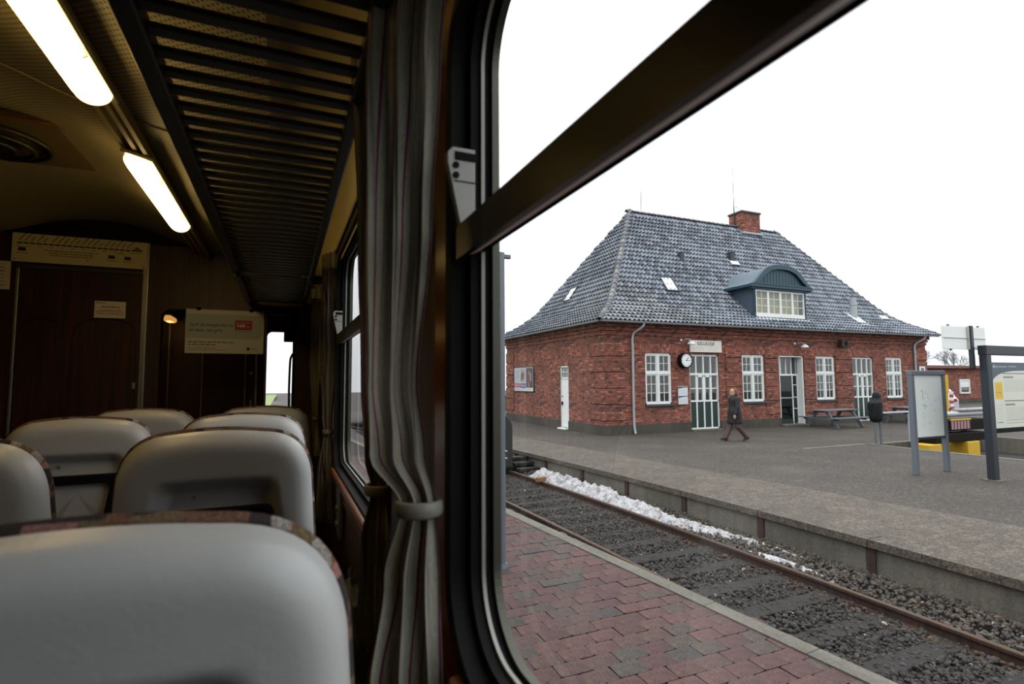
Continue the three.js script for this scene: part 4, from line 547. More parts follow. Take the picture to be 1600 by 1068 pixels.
{ // dormer
  const d = sub('dormer', station), zf = -17.8, x0 = 19.85, x1 = 23.07, xm = (x0 + x1) / 2, zr = (y) => { let k = 0; while (roofY(k) < y) k += 0.01; return B.ezf - k; };
  const cheek = new THREE.Shape(); cheek.moveTo(zf, 4.86); cheek.lineTo(zf, 6.42); cheek.lineTo(zr(6.42) - 0.2, 6.42); cheek.lineTo(zr(5.5) - 0.1, 5.4); cheek.closePath();
  mesh('cheek', sideways(ext(cheek, 0.08), x0 - 0.07), std({ color: 0x3f4c5a, roughness: 0.6 }), d); mesh('cheek', sideways(ext(cheek, 0.08), x1 - 0.01), std({ color: 0x3f4c5a, roughness: 0.6 }), d);
  mesh('corner_board', [span(x0 - 0.09, x0 + 0.02, 4.9, 6.36, zf - 0.02, zf + 0.05), span(x1 - 0.02, x1 + 0.09, 4.9, 6.36, zf - 0.02, zf + 0.05)], M.teal, d);
  mesh('back_panel', span(x0, x1, 4.9, 6.4, zf - 0.7, zf - 0.66), M.darkIn, d);
  const fr = [span(x0 + 0.02, x1 - 0.02, 4.98, 5.2, zf - 0.04, zf + 0.05), span(x0 + 0.02, x1 - 0.02, 6.2, 6.36, zf - 0.04, zf + 0.05)], cw = (x1 - x0 - 0.04) / 4;
  for (let i = 0; i <= 4; i++) fr.push(span(x0 + 0.02 + cw * i - 0.06, x0 + 0.02 + cw * i + 0.06, 5.2, 6.2, zf - 0.04, zf + 0.05));
  const lay = []; for (let i = 0; i < 4; i++) { const a = x0 + 0.02 + cw * i + 0.06, b = a + cw - 0.12; lay.push(span((a + b) / 2 - 0.012, (a + b) / 2 + 0.012, 5.2, 6.2, zf - 0.02, zf + 0.02)); for (const y of [5.53, 5.86]) lay.push(span(a, b, y, y + 0.024, zf - 0.02, zf + 0.02)); }
  for (let i = 0; i < 4; i++) mesh('pane', plane(cw - 0.12, 1.0, x0 + 0.02 + cw * (i + 0.5), 5.7, zf), M.winPane, d).castShadow = false;
  mesh('window_frame', [...fr, ...lay], M.white, d); 
  mesh('drape', grid(120, 1, (u, v) => [mix(x0 + 0.1, x1 - 0.1, u), mix(5.0, 6.3, v), zf - 0.3 + 0.03 * Math.sin(u * 90)]), std({ color: 0xc9bb98, roughness: 0.9 }), d);
  mesh('apron', grid(60, 1, (u, v) => [mix(x0 - 0.12, x1 + 0.12, u), mix(4.99, 4.90, v) + 0.02 * Math.sin(u * 95) * v, zf + mix(0.04, 0.2, v)]), M.white, d);
  mesh('cornice', [rspan(x0 - 0.42, x1 + 0.42, 6.36, 6.5, zr(6.4) - 0.2, zf + 0.22, 0.02), rspan(x0 - 0.3, x1 + 0.3, 6.28, 6.36, zf - 0.05, zf + 0.14, 0.02)], M.teal, d);
  const ar = (k, h) => { const s = new THREE.Shape(), w = (x1 - x0) / 2 + 0.4 - k; s.moveTo(-w, 0); s.bezierCurveTo(-w * 0.86, 0.04, -w * 0.74, h * 0.42, -w * 0.56, h * 0.72); s.bezierCurveTo(-w * 0.4, h * 0.95, -w * 0.18, h, 0, h); s.bezierCurveTo(w * 0.18, h, w * 0.4, h * 0.95, w * 0.56, h * 0.72); s.bezierCurveTo(w * 0.74, h * 0.42, w * 0.86, 0.04, w, 0); s.closePath(); return s; };
  mesh('barrel_roof', ext(ar(0.02, 0.95), 2.25).translate(xm, 6.5, -20.0), std({ color: 0x596570, roughness: 0.6, metalness: 0.2 }), d);
  const rim = ar(0, 0.99); const hol = ar(0.34, 0.72); rim.holes.push(new THREE.Path(hol.getPoints(16).map((p) => new THREE.Vector2(p.x, p.y + 0.06))));
  mesh('gable_rim', ext(rim, 0.14, 0.02).translate(xm, 6.5, zf + 0.08), M.teal, d); mesh('gable_panel', ext(ar(0.3, 0.8), 0.05).translate(xm, 6.5, zf + 0.06), M.teal, d);
  const bb = []; for (let i = -5; i <= 5; i++) { const h = 0.7 * Math.sqrt(Math.max(0, 1 - (i / 6.6) ** 2)); bb.push(span(xm + i * 0.2 - 0.085, xm + i * 0.2 + 0.085, 6.52, 6.52 + h, zf + 0.1, zf + 0.125)); } mesh('gable_boards', bb, M.teal, d);
}
// things fixed to the building
{
  const g = thing('station_sign', 'white name board reading GILLELEJE above the green glazed door', 'sign', [16.5, 3.54, B.zf + 0.06]);
  const t = canvasTex(1024, 300, (c, w, h) => { c.fillStyle = '#cfccc4'; c.fillRect(0, 0, w, h); c.fillStyle = '#b9b5ab'; c.fillRect(0, 146, w, 8); c.fillStyle = '#3a3020'; c.font = 'bold 122px sans-serif'; c.textAlign = 'center'; c.fillText('GILLELEJE', w / 2, 118); scribble(c, 60, 200, 400, 26, '#a8a294', 3); scribble(c, 560, 200, 380, 26, '#a8a294', 4); scribble(c, 60, 256, 400, 26, '#aaa497', 5); scribble(c, 560, 256, 300, 26, '#aaa497', 6); });
  mesh('board', rbox(1.74, 0.5, 0.06, 0.01), M.white, g); mesh('lettering', plane(1.71, 0.48, 0, 0, 0.0315), std({ map: t, roughness: 0.6 }), g);
  const k = thing('station_clock', 'round black-rimmed clock with a white dial beside the station door', 'clock', [15.29, 2.93, B.zf + 0.16]);
  const cf = canvasTex(512, 512, (c) => { c.fillStyle = '#d4dad8'; c.fillRect(0, 0, 512, 512); c.translate(256, 256); c.fillStyle = '#1c2226'; for (let i = 0; i < 60; i++) { c.save(); c.rotate(i * Math.PI / 30); i % 5 ? c.fillRect(-3, -232, 6, 18) : c.fillRect(-9, -232, 18, 56); c.restore(); } c.save(); c.rotate(0.66); c.fillRect(-14, -140, 28, 170); c.restore(); c.save(); c.rotate(Math.PI / 2); c.fillRect(-9, -205, 18, 245); c.restore(); c.beginPath(); c.arc(0, 0, 20, 0, 7); c.fill(); });
  mesh('case', new THREE.CylinderGeometry(0.31, 0.31, 0.2, 40).rotateX(Math.PI / 2).translate(0, 0, -0.02), M.black, k); mesh('rim', new THREE.TorusGeometry(0.295, 0.025, 10, 40).translate(0, 0, 0.08), M.black, k); mesh('dial', new THREE.CircleGeometry(0.285, 40).translate(0, 0, 0.0815), std({ map: cf, roughness: 0.4 }), k); mesh('bracket', rbox(0.1, 0.1, 0.16, 0.01, 0, -0.02, -0.15), M.black, k);
  const n = thing('wall_timetable', 'pale timetable sheets in a frame on the brick wall below the clock', 'notice', [15.22, 1.49, B.zf + 0.03]);
  const nt = canvasTex(256, 370, (c, w, h) => { c.fillStyle = '#c8ccd0'; c.fillRect(0, 0, w, h); c.fillStyle = '#3c4c60'; c.beginPath(); c.moveTo(0, 0); c.lineTo(w, 0); c.lineTo(w, 20); c.quadraticCurveTo(120, 20, 0, 50); c.fill(); c.beginPath(); c.moveTo(0, 196); c.lineTo(w, 196); c.lineTo(w, 214); c.quadraticCurveTo(110, 214, 0, 246); c.fill(); for (let i = 0; i < 7; i++) { scribble(c, 20, 70 + i * 16, 210, 7, '#8a8f98', i + 5); scribble(c, 20, 266 + i * 14, 210, 7, '#8a8f98', i + 15); } });
  mesh('case', rbox(0.52, 0.76, 0.04, 0.008), M.alu, n); mesh('sheet', plane(0.48, 0.72, 0, 0, 0.0208), std({ map: nt, roughness: 0.5 }), n);
  const lamp = (x, label) => { const g = thing('wall_lamp', label, 'lamp', [x, 3.68, B.zf]), s = [[0.02, 0.08], [0.06, 0.07], [0.13, 0.02], [0.17, -0.04], [0.175, -0.06]].map(([r, y]) => new THREE.Vector2(r, y)); mesh('shade', new THREE.LatheGeometry(s, 24).translate(0, -0.02, 0.32), M.white, g); mesh('arm', tube([V(-0.28, 0.1, 0.0), V(-0.26, 0.12, 0.16), V(-0.12, 0.14, 0.28), V(0, 0.08, 0.32)], 0.014, 20, 8), M.alu, g); mesh('wall_rose', new THREE.SphereGeometry(0.06, 16, 12).translate(-0.28, 0.1, 0.03), M.white, g); };
  lamp(15.5, 'white shaded wall lamp at the left end of the station name board'); lamp(22.2, 'white shaded wall lamp above the recessed entrance');
  const sp = thing('loudspeaker', 'dark loudspeaker box under the eaves between two windows', 'speaker', [25.1, 3.86, B.zf + 0.17]); mesh('cabinet', rbox(0.46, 0.34, 0.24, 0.02), std({ color: 0x2e2623, roughness: 0.7 }), sp); mesh('grille', new THREE.CylinderGeometry(0.13, 0.13, 0.01, 24).rotateX(Math.PI / 2).translate(0.03, 0, 0.122), M.black, sp); mesh('bracket', rbox(0.1, 0.08, 0.06, 0.01, 0, 0, -0.14), M.black, sp);
  const bs = thing('corner_plate', 'small white plate near the right corner of the station wall', 'sign', [31.45, 2.6, B.zf + 0.07]); mesh('plate', rbox(0.5, 0.36, 0.03, 0.01), M.white, bs); mesh('mark', plane(0.26, 0.2, 0, 0, 0.0158), std({ color: 0x51606a, roughness: 0.6 }), bs);
  const po = thing('poster_board', 'framed poster board with three posters on the station side wall', 'poster', [B.x0 - 0.03, 2.21, -24.98]); po.rotation.y = -Math.PI / 2;
  const pt = canvasTex(900, 480, (c, w, h) => { const blob = (x, y, r, s, col) => { c.fillStyle = col; c.beginPath(); c.ellipse(x, y, r, s, 0, 0, 7); c.fill(); }; c.fillStyle = '#a9aeb0'; c.fillRect(0, 0, w, h); c.fillStyle = '#989da2'; c.fillRect(10, 10, 270, 300); for (let i = 0; i < 7; i++) scribble(c, 30, 60 + i * 26, 220, 12, '#6b7078', i + 40); c.fillStyle = '#9a2c4e'; c.fillRect(10, 320, 280, 90); scribble(c, 30, 366, 220, 26, '#d8b8c4', 44); scribble(c, 20, 446, 240, 16, '#55585c', 45); c.fillStyle = '#8a8d92'; c.fillRect(300, 10, 260, 290); blob(420, 140, 70, 110, '#6a3036'); blob(430, 70, 34, 36, '#b08a78'); blob(360, 200, 40, 90, '#3c3c44'); c.fillStyle = '#39506a'; c.fillRect(300, 320, 260, 100); scribble(c, 320, 372, 200, 26, '#b8c2cc', 46); c.fillStyle = '#2a2629'; c.fillRect(580, 10, 310, 400); blob(720, 120, 46, 50, '#8a5a4c'); blob(700, 250, 70, 110, '#5e2c30'); blob(790, 200, 30, 90, '#8f7a6c'); blob(690, 370, 30, 60, '#84624f'); c.fillStyle = '#c2c4c2'; c.fillRect(580, 420, 310, 50); scribble(c, 600, 448, 240, 18, '#3b3f44', 47); });
  mesh('frame', rbox(2.4, 1.28, 0.05, 0.01), M.steel, po); mesh('posters', plane(2.32, 1.2, 0, 0, 0.0258), std({ map: pt, roughness: 0.4 }), po);
  const vn = thing('side_vent', 'row of small brick vents high on the station side wall', 'vent', [B.x0 - 0.02, 4.0, -19.5]); for (let i = 0; i < 4; i++) mesh('vent_hole', rbox(0.05, 0.12, 0.1, 0.01, 0, 0, (i - 1.5) * 0.18), M.plinth, vn);
}
for (const [x, y, h, l, arm] of [[23.75, 10.9, 4.0, 'tall thin aerial mast beside the chimney', 1], [17.19, 10.9, 2.65, 'thin aerial pole on the left end of the ridge', 0]]) {
  const g = thing('aerial', l, 'aerial', [x, y - 0.6, B.ezf - B.run - 0.1]); mesh('mast', [cyl(V(0, 0, 0), V(0, 1.8, 0), arm ? 0.035 : 0.02, arm ? 0.03 : 0.015, 8), cyl(V(0, 1.8, 0), V(0, h + 0.6, 0), arm ? 0.02 : 0.012, 0.009, 8)], M.steel, g);
  mesh('crossbar', arm ? [cyl(V(0, 1.85, 0), V(0.5, 1.72, 0), 0.012, 0.012, 6), cyl(V(0.2, 1.7, 0), V(0.2, 1.9, 0), 0.01, 0.01, 6)] : [cyl(V(0, h + 0.55, 0), V(0.6, h + 0.55, 0), 0.008, 0.008, 6)], M.steel, g);
}

// ================= THINGS IN THE YARD =================
function picnicTable(label, x, z, turn) {
  const g = thing('picnic_table', label, 'table', [x, 0, z], turn, 'picnic tables');
  for (let i = 0; i < 4; i++) mesh('top_plank', rbox(2.3, 0.045, 0.17, 0.008, 0, 0.76, (i - 1.5) * 0.185), M.tableWood, g);
  for (const s of [-1, 1]) { for (let i = 0; i < 2; i++) mesh('bench_plank', rbox(2.3, 0.045, 0.15, 0.008, 0, 0.45, s * (0.66 + i * 0.165)), M.tableWood, g); for (const e of [-0.8, 0.8]) mesh('leg', bar(V(e, 0.0, s * 0.72), V(e, 0.73, s * 0.22), 0.06, 0.12), M.tableWood, g); }
  for (const e of [-0.86, 0.86]) mesh('crossbeam', [rbox(0.05, 0.1, 1.7, 0.008, e, 0.39, 0), rbox(0.05, 0.08, 0.72, 0.008, e, 0.7, 0)], M.tableWood, g);
}
picnicTable('grey picnic table with benches beside the recessed entrance', 22.55, -16.15, 0.0); picnicTable('grey picnic table half hidden behind the white information board', 28.0, -16.1, 0.0);
{ // white information board on two legs
  const g = thing('information_board', 'grey framed white information board on two legs with faint scribbles', 'board', [13.4, 0, -7.36]);
  mesh('leg', rbox(0.11, 2.26, 0.1, 0.012, -0.565, 1.13, 0), M.greyPaint, g); mesh('leg', rbox(0.11, 2.26, 0.1, 0.012, 0.575, 1.13, 0), M.greyPaint, g); mesh('top_rail', rbox(1.25, 0.1, 0.12, 0.012, 0, 2.24, 0), M.greyPaint, g); mesh('bottom_rail', rbox(1.05, 0.05, 0.08, 0.01, 0, 0.79, 0), M.steel, g);
  const t = canvasTex(512, 720, (c, w, h) => { c.fillStyle = '#cfd6d2'; c.fillRect(0, 0, w, h); c.strokeStyle = '#4a3a38'; c.lineWidth = 6; const q = rng(12); c.beginPath(); c.moveTo(120, 190); c.quadraticCurveTo(160, 170, 150, 240); c.quadraticCurveTo(130, 270, 170, 280); c.stroke(); c.strokeStyle = '#8a3a3a'; c.beginPath(); c.moveTo(140, 350); c.quadraticCurveTo(200, 330, 170, 400); c.stroke(); c.strokeStyle = '#7a8488'; c.lineWidth = 4; for (let i = 0; i < 16; i++) { const x = 130 + q() * 320, y = 180 + q() * 420; c.beginPath(); c.moveTo(x, y); c.quadraticCurveTo(x + 40 * (q() - 0.5), y + 30, x + 50 * (q() - 0.3), y + 30 * q()); c.stroke(); } });
  mesh('panel', rbox(1.04, 1.42, 0.05, 0.008, 0.005, 1.5, 0), M.plastic, g); mesh('print', plane(1.02, 1.4, 0.005, 1.5, 0.0256), std({ map: t, roughness: 0.35 }), g);
}
{ // large timetable case on posts, cut by the right edge
  const g = thing('timetable_case', 'large dark framed timetable case with a yellow notice at the right edge', 'notice board', [14.6, 0, -6.3]);
  mesh('post', rbox(0.18, 2.75, 0.14, 0.014, -1.05, 1.375, 0), M.steel, g); mesh('post', rbox(0.18, 2.75, 0.14, 0.014, 1.55, 1.375, 0), M.steel, g); mesh('header', rbox(2.8, 0.2, 0.16, 0.014, 0.25, 2.7, 0), M.steel, g); mesh('bottom_rail', rbox(2.45, 0.07, 0.1, 0.01, 0.25, 1.0, 0), M.black, g); mesh('base_plate', [rbox(0.32, 0.02, 0.3, 0.005, -1.05, 0.01, 0), rbox(0.32, 0.02, 0.3, 0.005, 1.55, 0.01, 0)], M.concrete, g);
  const t = canvasTex(1200, 720, (c, w, h) => { c.fillStyle = '#bfc1b4'; c.fillRect(0, 0, w, h); c.fillStyle = '#33454f'; c.beginPath(); c.moveTo(0, 0); c.lineTo(w, 0); c.lineTo(w, 74); c.lineTo(500, 84); c.quadraticCurveTo(100, 90, 0, 190); c.fill(); c.strokeStyle = '#c8d0d2'; c.lineWidth = 6; c.beginPath(); c.arc(40, 36, 13, 0, 7); c.stroke(); scribble(c, 70, 40, 220, 14, '#aab6ba', 2); scribble(c, 330, 36, 160, 14, '#aab6ba', 3);
    c.fillStyle = '#c9a52c'; c.fillRect(28, 210, 150, 190); for (let i = 0; i < 5; i++) scribble(c, 36, 250 + i * 28, 120, i === 3 ? 20 : 8, '#8a6c18', i + 6);
    for (const y of [110, 418]) { c.fillStyle = '#2f3638'; c.fillRect(200, y, 960, 9); c.fillStyle = '#7d8078'; c.fillRect(208, y + 34, 200, 24); c.strokeStyle = '#8e9188'; c.lineWidth = 2; for (let i = 0; i < 26; i++) { c.beginPath(); c.moveTo(216 + i * 34, y + 72); c.lineTo(216 + i * 34, y + 200); c.stroke(); } for (let i = 0; i < 7; i++) scribble(c, 214, y + 84 + i * 20, 900, 7, '#85887e', i + y); }
    for (let i = 0; i < 6; i++) scribble(c, 36, 470 + i * 30, 130, 8, '#8d9086', i + 70); scribble(c, 30, 660, 120, 16, '#3a3f3e', 90); scribble(c, 216, 640, 600, 12, '#6d7068', 91); scribble(c, 216, 672, 500, 10, '#6d7068', 92); });
  mesh('case', rbox(2.42, 1.4, 0.09, 0.01, 0.25, 1.745, 0), M.steel, g); mesh('timetable_print', plane(2.34, 1.36, 0.25, 1.745, 0.0456), std({ map: t, roughness: 0.35 }), g); mesh('case_edge', span(-0.955, -0.925, 1.05, 2.45, -0.04, 0.05), M.greyPaint, g);
}
{ // white platform sign seen from behind
  const g = thing('platform_sign', 'blank white two-panel sign back above the timetable case', 'sign', [13.32, 2.7, -6.42]);
  mesh('mast', rbox(0.1, 0.9, 0.07, 0.01, 0, 0.07, 0), M.steel, g); for (const [a, b] of [[-0.92, -0.02], [0.06, 0.62]]) { for (const [y0, y1] of [[0.02, 0.25], [0.26, 0.5]]) mesh('panel', rspan(a, b, y0, y1, -0.06, -0.03, 0.006), M.white, g); } mesh('channel', [rbox(0.05, 0.5, 0.05, 0.006, -0.06, 0.26, -0.01), rbox(1.54, 0.015, 0.05, 0.004, -0.15, 0.255, -0.04)], M.alu, g); mesh('clip', [-0.7, 0.38].map((x) => rbox(0.03, 0.03, 0.04, 0.004, x, 0.515, -0.045)).concat([rbox(0.03, 0.03, 0.04, 0.004, -0.65, 0.005, -0.045)]), M.steel, g);
}
{ // covered machine on posts, with a hand rail
  const g = thing('covered_machine', 'machine wrapped in a black bag on two slim posts in the yard', 'machine', [17.7, 0, -11.26]);
  mesh('post', cyl(V(-0.06, 0, 0), V(-0.06, 0.8, 0), 0.035, 0.035, 12), M.greyPaint, g); mesh('post', cyl(V(0.2, 0, 0), V(0.2, 1.05, 0), 0.035, 0.035, 12), M.greyPaint, g);
  const bag = grid(40, 40, (u, v) => { const a = u * Math.PI * 2, y = mix(0.7, 1.71, v), hd = smooth(1.32, 1.5, y), w = mix(0.22, 0.14, hd) * Math.sqrt(Math.max(0.0, 1 - Math.pow(Math.abs(v * 2 - 1), 7))) * (1 + 0.07 * Math.sin(a * 7 + y * 9) + 0.05 * Math.sin(a * 13 - y * 17)); return [Math.cos(a) * w + hd * 0.08, y, Math.sin(a) * w * 0.8]; });
  mesh('black_bag', bag, phy({ color: 0x0a0c10, roughness: 0.6, specularIntensity: 0.5 }), g);
  const r = thing('hand_rail', 'light grey hand rail running right from the black-bagged machine', 'railing', [17.95, 0, -11.26]); mesh('top_bar', cyl(V(0, 1.0, 0), V(2.9, 1.0, 0), 0.035, 0.035, 12), M.zinc, r); for (const x of [1.45, 2.85]) mesh('post', cyl(V(x, 0, 0), V(x, 1.0, 0), 0.03, 0.03, 12), M.zinc, r);
}
{ // buffer stop with yellow blocks in the pit
  const g = thing('buffer_stop', 'dark buffer stop with yellow blocks at the end of the right-hand track', 'buffer stop', [20, -0.5, -10.55]);
  mesh('beam', rbox(2.6, 0.36, 0.4, 0.03, 0.75, 1.08, 0), M.black, g); mesh('lower_beam', rbox(2.9, 0.27, 0.5, 0.03, 0.4, 0.7, 0.05), phy({ color: 0x14110f, roughness: 0.9, specularIntensity: 0.3 }), g);
  for (const x of [-1.15, 0.95]) mesh('yellow_block', rbox(0.68, 0.55, 0.5, 0.03, x, 0.275, 0.1), M.yellow, g); for (const x of [-0.2, 1.75]) mesh('upright', rbox(0.14, 0.9, 0.14, 0.01, x, 0.45, -0.32), M.rust, g);
  const st = canvasTex(256, 64, (c) => { for (let i = 0; i < 12; i++) { c.fillStyle = i % 2 ? '#6a2430' : '#8c7c80'; c.fillRect(i * 21.4, 0, 22, 64); } }); mesh('striped_plate', [rbox(1.05, 0.29, 0.03, 0.005, 0.5, 1.1, 0.23)], std({ map: st, roughness: 0.6 }), g); mesh('plate_edge', rbox(1.1, 0.04, 0.05, 0.005, 0.5, 1.27, 0.24), M.yellow, g);
  mesh('pipe', cyl(V(0, 1.42, -0.1), V(3.2, 1.42, -0.1), 0.09, 0.09, 14), M.zinc, g); mesh('snow_cap', rbox(1.9, 0.1, 0.26, 0.05, 1.9, 1.55, -0.1), M.snow, g);
  const p = thing('marker_post', 'thin yellow post with a red and white striped plate by the buffer stop', 'post', [21.12, 0, -10.98]); mesh('shaft', cyl(V(0, -0.5, 0), V(0, 2.2, 0), 0.04, 0.04, 10), M.yellow, p); mesh('yellow_plate', rbox(0.12, 0.6, 0.03, 0.006, -0.05, 1.95, 0.05), M.yellow, p);
  const st2 = canvasTex(64, 256, (c) => { for (let i = 0; i < 8; i++) { c.fillStyle = i % 2 ? '#8a2a38' : '#c8c4c4'; c.fillRect(0, i * 32, 64, 33); } }); mesh('striped_plate', rbox(0.2, 0.85, 0.03, 0.006, 0.16, 1.25, 0.05), std({ map: st2, roughness: 0.6 }), p);
}
{ // low red shed, parked car, far house, wall
  const g = thing('red_shed', 'low red building behind the buffer stop at the right', 'building', [46, 0, -27]);
  mesh('wall', wuv(span(-9, 30, 0, 3.0, -6, 0)), M.brick, g); mesh('roof', rspan(-9.3, 30.3, 3.0, 3.25, -6.3, 0.35, 0.03), std({ color: 0x6d4c46, roughness: 0.8 }), g); mesh('lower_wall', wuv(span(-9, 30, 0, 0.4, 0, 0.12)), M.plinth, g);
  { const w = sub('window', g, [8.5, 1.45, 0.02]); mesh('pane', plane(1.3, 1.0, 0, 0, 0.03), M.winPane, w); mesh('frame', [span(-0.75, 0.75, 0.5, 0.62, -0.05, 0.08), span(-0.75, 0.75, -0.62, -0.5, -0.05, 0.08), span(-0.75, -0.63, -0.5, 0.5, -0.05, 0.08), span(0.63, 0.75, -0.5, 0.5, -0.05, 0.08)], M.white, w); mesh('blind', plane(1.3, 0.55, 0, 0.22, 0.035), M.white, w); }
  const c = thing('parked_car', 'white parked car glimpsed between the boards', 'car', [40.1, 0, -22], 0.9), s = new THREE.Shape(); s.moveTo(-2, 0.3); s.lineTo(-2.02, 0.75); s.lineTo(-1.7, 0.9); s.lineTo(-1.15, 1.38); s.lineTo(0.5, 1.42); s.lineTo(1.05, 0.95); s.lineTo(1.9, 0.82); s.lineTo(2.05, 0.5); s.lineTo(2.0, 0.3); s.closePath();
  mesh('body', ext(s, 1.55, 0.06).translate(0, 0, -0.78), std({ color: 0xb4b6b8, roughness: 0.3 }), c); for (const x of [-1.25, 1.25]) for (const z of [-0.72, 0.72]) mesh('wheel', new THREE.CylinderGeometry(0.31, 0.31, 0.2, 20).rotateX(Math.PI / 2).translate(x, 0.31, z), M.black, c); mesh('side_window', [span(-1.0, -0.2, 0.95, 1.3, 0.835, 0.85), span(-0.1, 0.6, 0.95, 1.3, 0.835, 0.85), span(-1.0, -0.2, 0.95, 1.3, -0.85, -0.835)], M.black, c); mesh('tail_lamp', [rbox(0.06, 0.2, 0.2, 0.02, -2.06, 0.75, 0.62), rbox(0.06, 0.2, 0.2, 0.02, -2.06, 0.75, -0.62)], std({ color: 0x8a1c22, roughness: 0.3 }), c); mesh('rear_window', bar(V(-1.72, 0.95, 0), V(-1.25, 1.34, 0), 1.3, 0.02), M.black, c);
}
// bare trees behind
function tree(label, x, z, h, seed, col) {
  const g = thing('bare_tree', label, 'tree', [x, 0, z], 0, 'trees on the horizon'), q = rng(seed), parts = [], trunk = [];
  const grow = (p, dir, len, r, lv) => { const e = p.clone().addScaledVector(dir, len); (lv < 2 ? trunk : parts).push(cyl(p, e, r, r * 0.65, lv < 3 ? 6 : 4)); if (lv > 5 || r < 0.008) return; const n = lv < 1 ? 4 : 3; for (let i = 0; i < n; i++) { const d = dir.clone().add(V((q() - 0.5) * 1.5, (q() - 0.25) * 0.8, (q() - 0.5) * 1.5)).normalize(); grow(p.clone().lerp(e, 0.55 + 0.45 * q()), d, len * (0.58 + q() * 0.2), r * 0.6, lv + 1); } };
  grow(V(0, -0.2, 0), V(0, 1, 0), h * 0.34, h * 0.022, 0); const m = std({ color: col, roughness: 0.9 }); mesh('trunk', trunk, m, g); mesh('branches', parts, m, g);
}
tree('bare tree behind the white sign board above the red shed', 72, -42, 8.8, 3, 0x6e7478); tree('low bare tree next to the right corner of the station', 62, -44, 5.2, 9, 0x868c90); tree('small pale bare tree between the station and the sign', 64, -40, 5.4, 14, 0x868c90); tree('wide bare tree at the right end of the red shed', 88, -44, 8.6, 21, 0x7c8286);
{ // dark evergreen and far wall glimpsed left of the station
  const g = thing('evergreen_tree', 'dark evergreen glimpsed between the window frame and the station', 'tree', [17.5, 0, -48]), q = rng(40), lv = [];
  for (let i = 0; i < 900; i++) { const t = q(), a = q() * 6.28, y = 0.8 + t * 5.2, r = (1 - t) * 2.2 * Math.sqrt(q()) + 0.1; lv.push(new THREE.ConeGeometry(0.2, 0.6, 4).rotateZ((q() - 0.5) * 2).rotateY(q() * 6).translate(Math.cos(a) * r, y, Math.sin(a) * r)); }
  mesh('foliage', lv, std({ color: 0x2c3432, roughness: 0.95 }), g); mesh('trunk', cyl(V(0, 0, 0), V(0, 5, 0), 0.18, 0.06, 8), M.rust, g);
  tag(mesh('garden_wall', [wuv(span(11.6, 40, 0, 1.0, -36.4, -36.1)), wuv(span(11.5, 40, 1.0, 1.08, -36.45, -36.05))], M.concrete), 'low pale wall beyond the far corner of the station', 'wall');
}
struct('far_ground', wuv(span(-120, 160, -1.4, -0.75, -160, 60)), M.asphalt);
struct('grass_field', wuv(span(-60, -1.2, -0.36, -0.3, -120, -12)), std({ color: 0x7c8a5c, roughness: 1, ...bmp(T.coarse, 0.05) }));

// ---------- the person walking ----------
function sdfMesh(bones, c, size, res, k = 0.03, extra) { // smooth union of tapered capsules, meshed on a cube of edge `size` round c
  const mc = new MarchingCubes(res, new THREE.MeshBasicMaterial(), false, false, 120000), h = res / 2; mc.isolation = 0;
  const bb = bones.map(([a, b, r0, r1, kk]) => ({ a: V(...a), d: V(...b).sub(V(...a)), r0, r1, kk: kk ?? k })); const p = V();
  for (let z = 0; z < res; z++) for (let y = 0; y < res; y++) for (let x = 0; x < res; x++) {
    p.set(c[0] + (x - h) / h * size / 2, c[1] + (y - h) / h * size / 2, c[2] + (z - h) / h * size / 2); let D = 9;
    for (const s of bb) { const qx = p.x - s.a.x, qy = p.y - s.a.y, qz = p.z - s.a.z, t = clamp((qx * s.d.x + qy * s.d.y + qz * s.d.z) / Math.max(1e-9, s.d.lengthSq()), 0, 1), e = Math.hypot(qx - s.d.x * t, qy - s.d.y * t, qz - s.d.z * t) - mix(s.r0, s.r1, t), hh = Math.max(s.kk - Math.abs(D - e), 0) / s.kk; D = Math.min(D, e) - hh * hh * s.kk * 0.25; }
    if (extra) D = extra(p, D); mc.field[z * res * res + y * res + x] = -D;
  }
  mc.update(); const n = mc.count, g = new THREE.BufferGeometry(); const pos = new Float32Array(mc.positionArray.slice(0, n * 3)), nor = new Float32Array(mc.normalArray.slice(0, n * 3));
  for (let i = 0; i < n * 3; i++) pos[i] = c[i % 3] + pos[i] * size / 2; g.setAttribute('position', new THREE.BufferAttribute(pos, 3)); g.setAttribute('normal', new THREE.BufferAttribute(nor, 3)); g.setAttribute('uv', new THREE.BufferAttribute(new Float32Array(n * 2), 2)); return g;
}
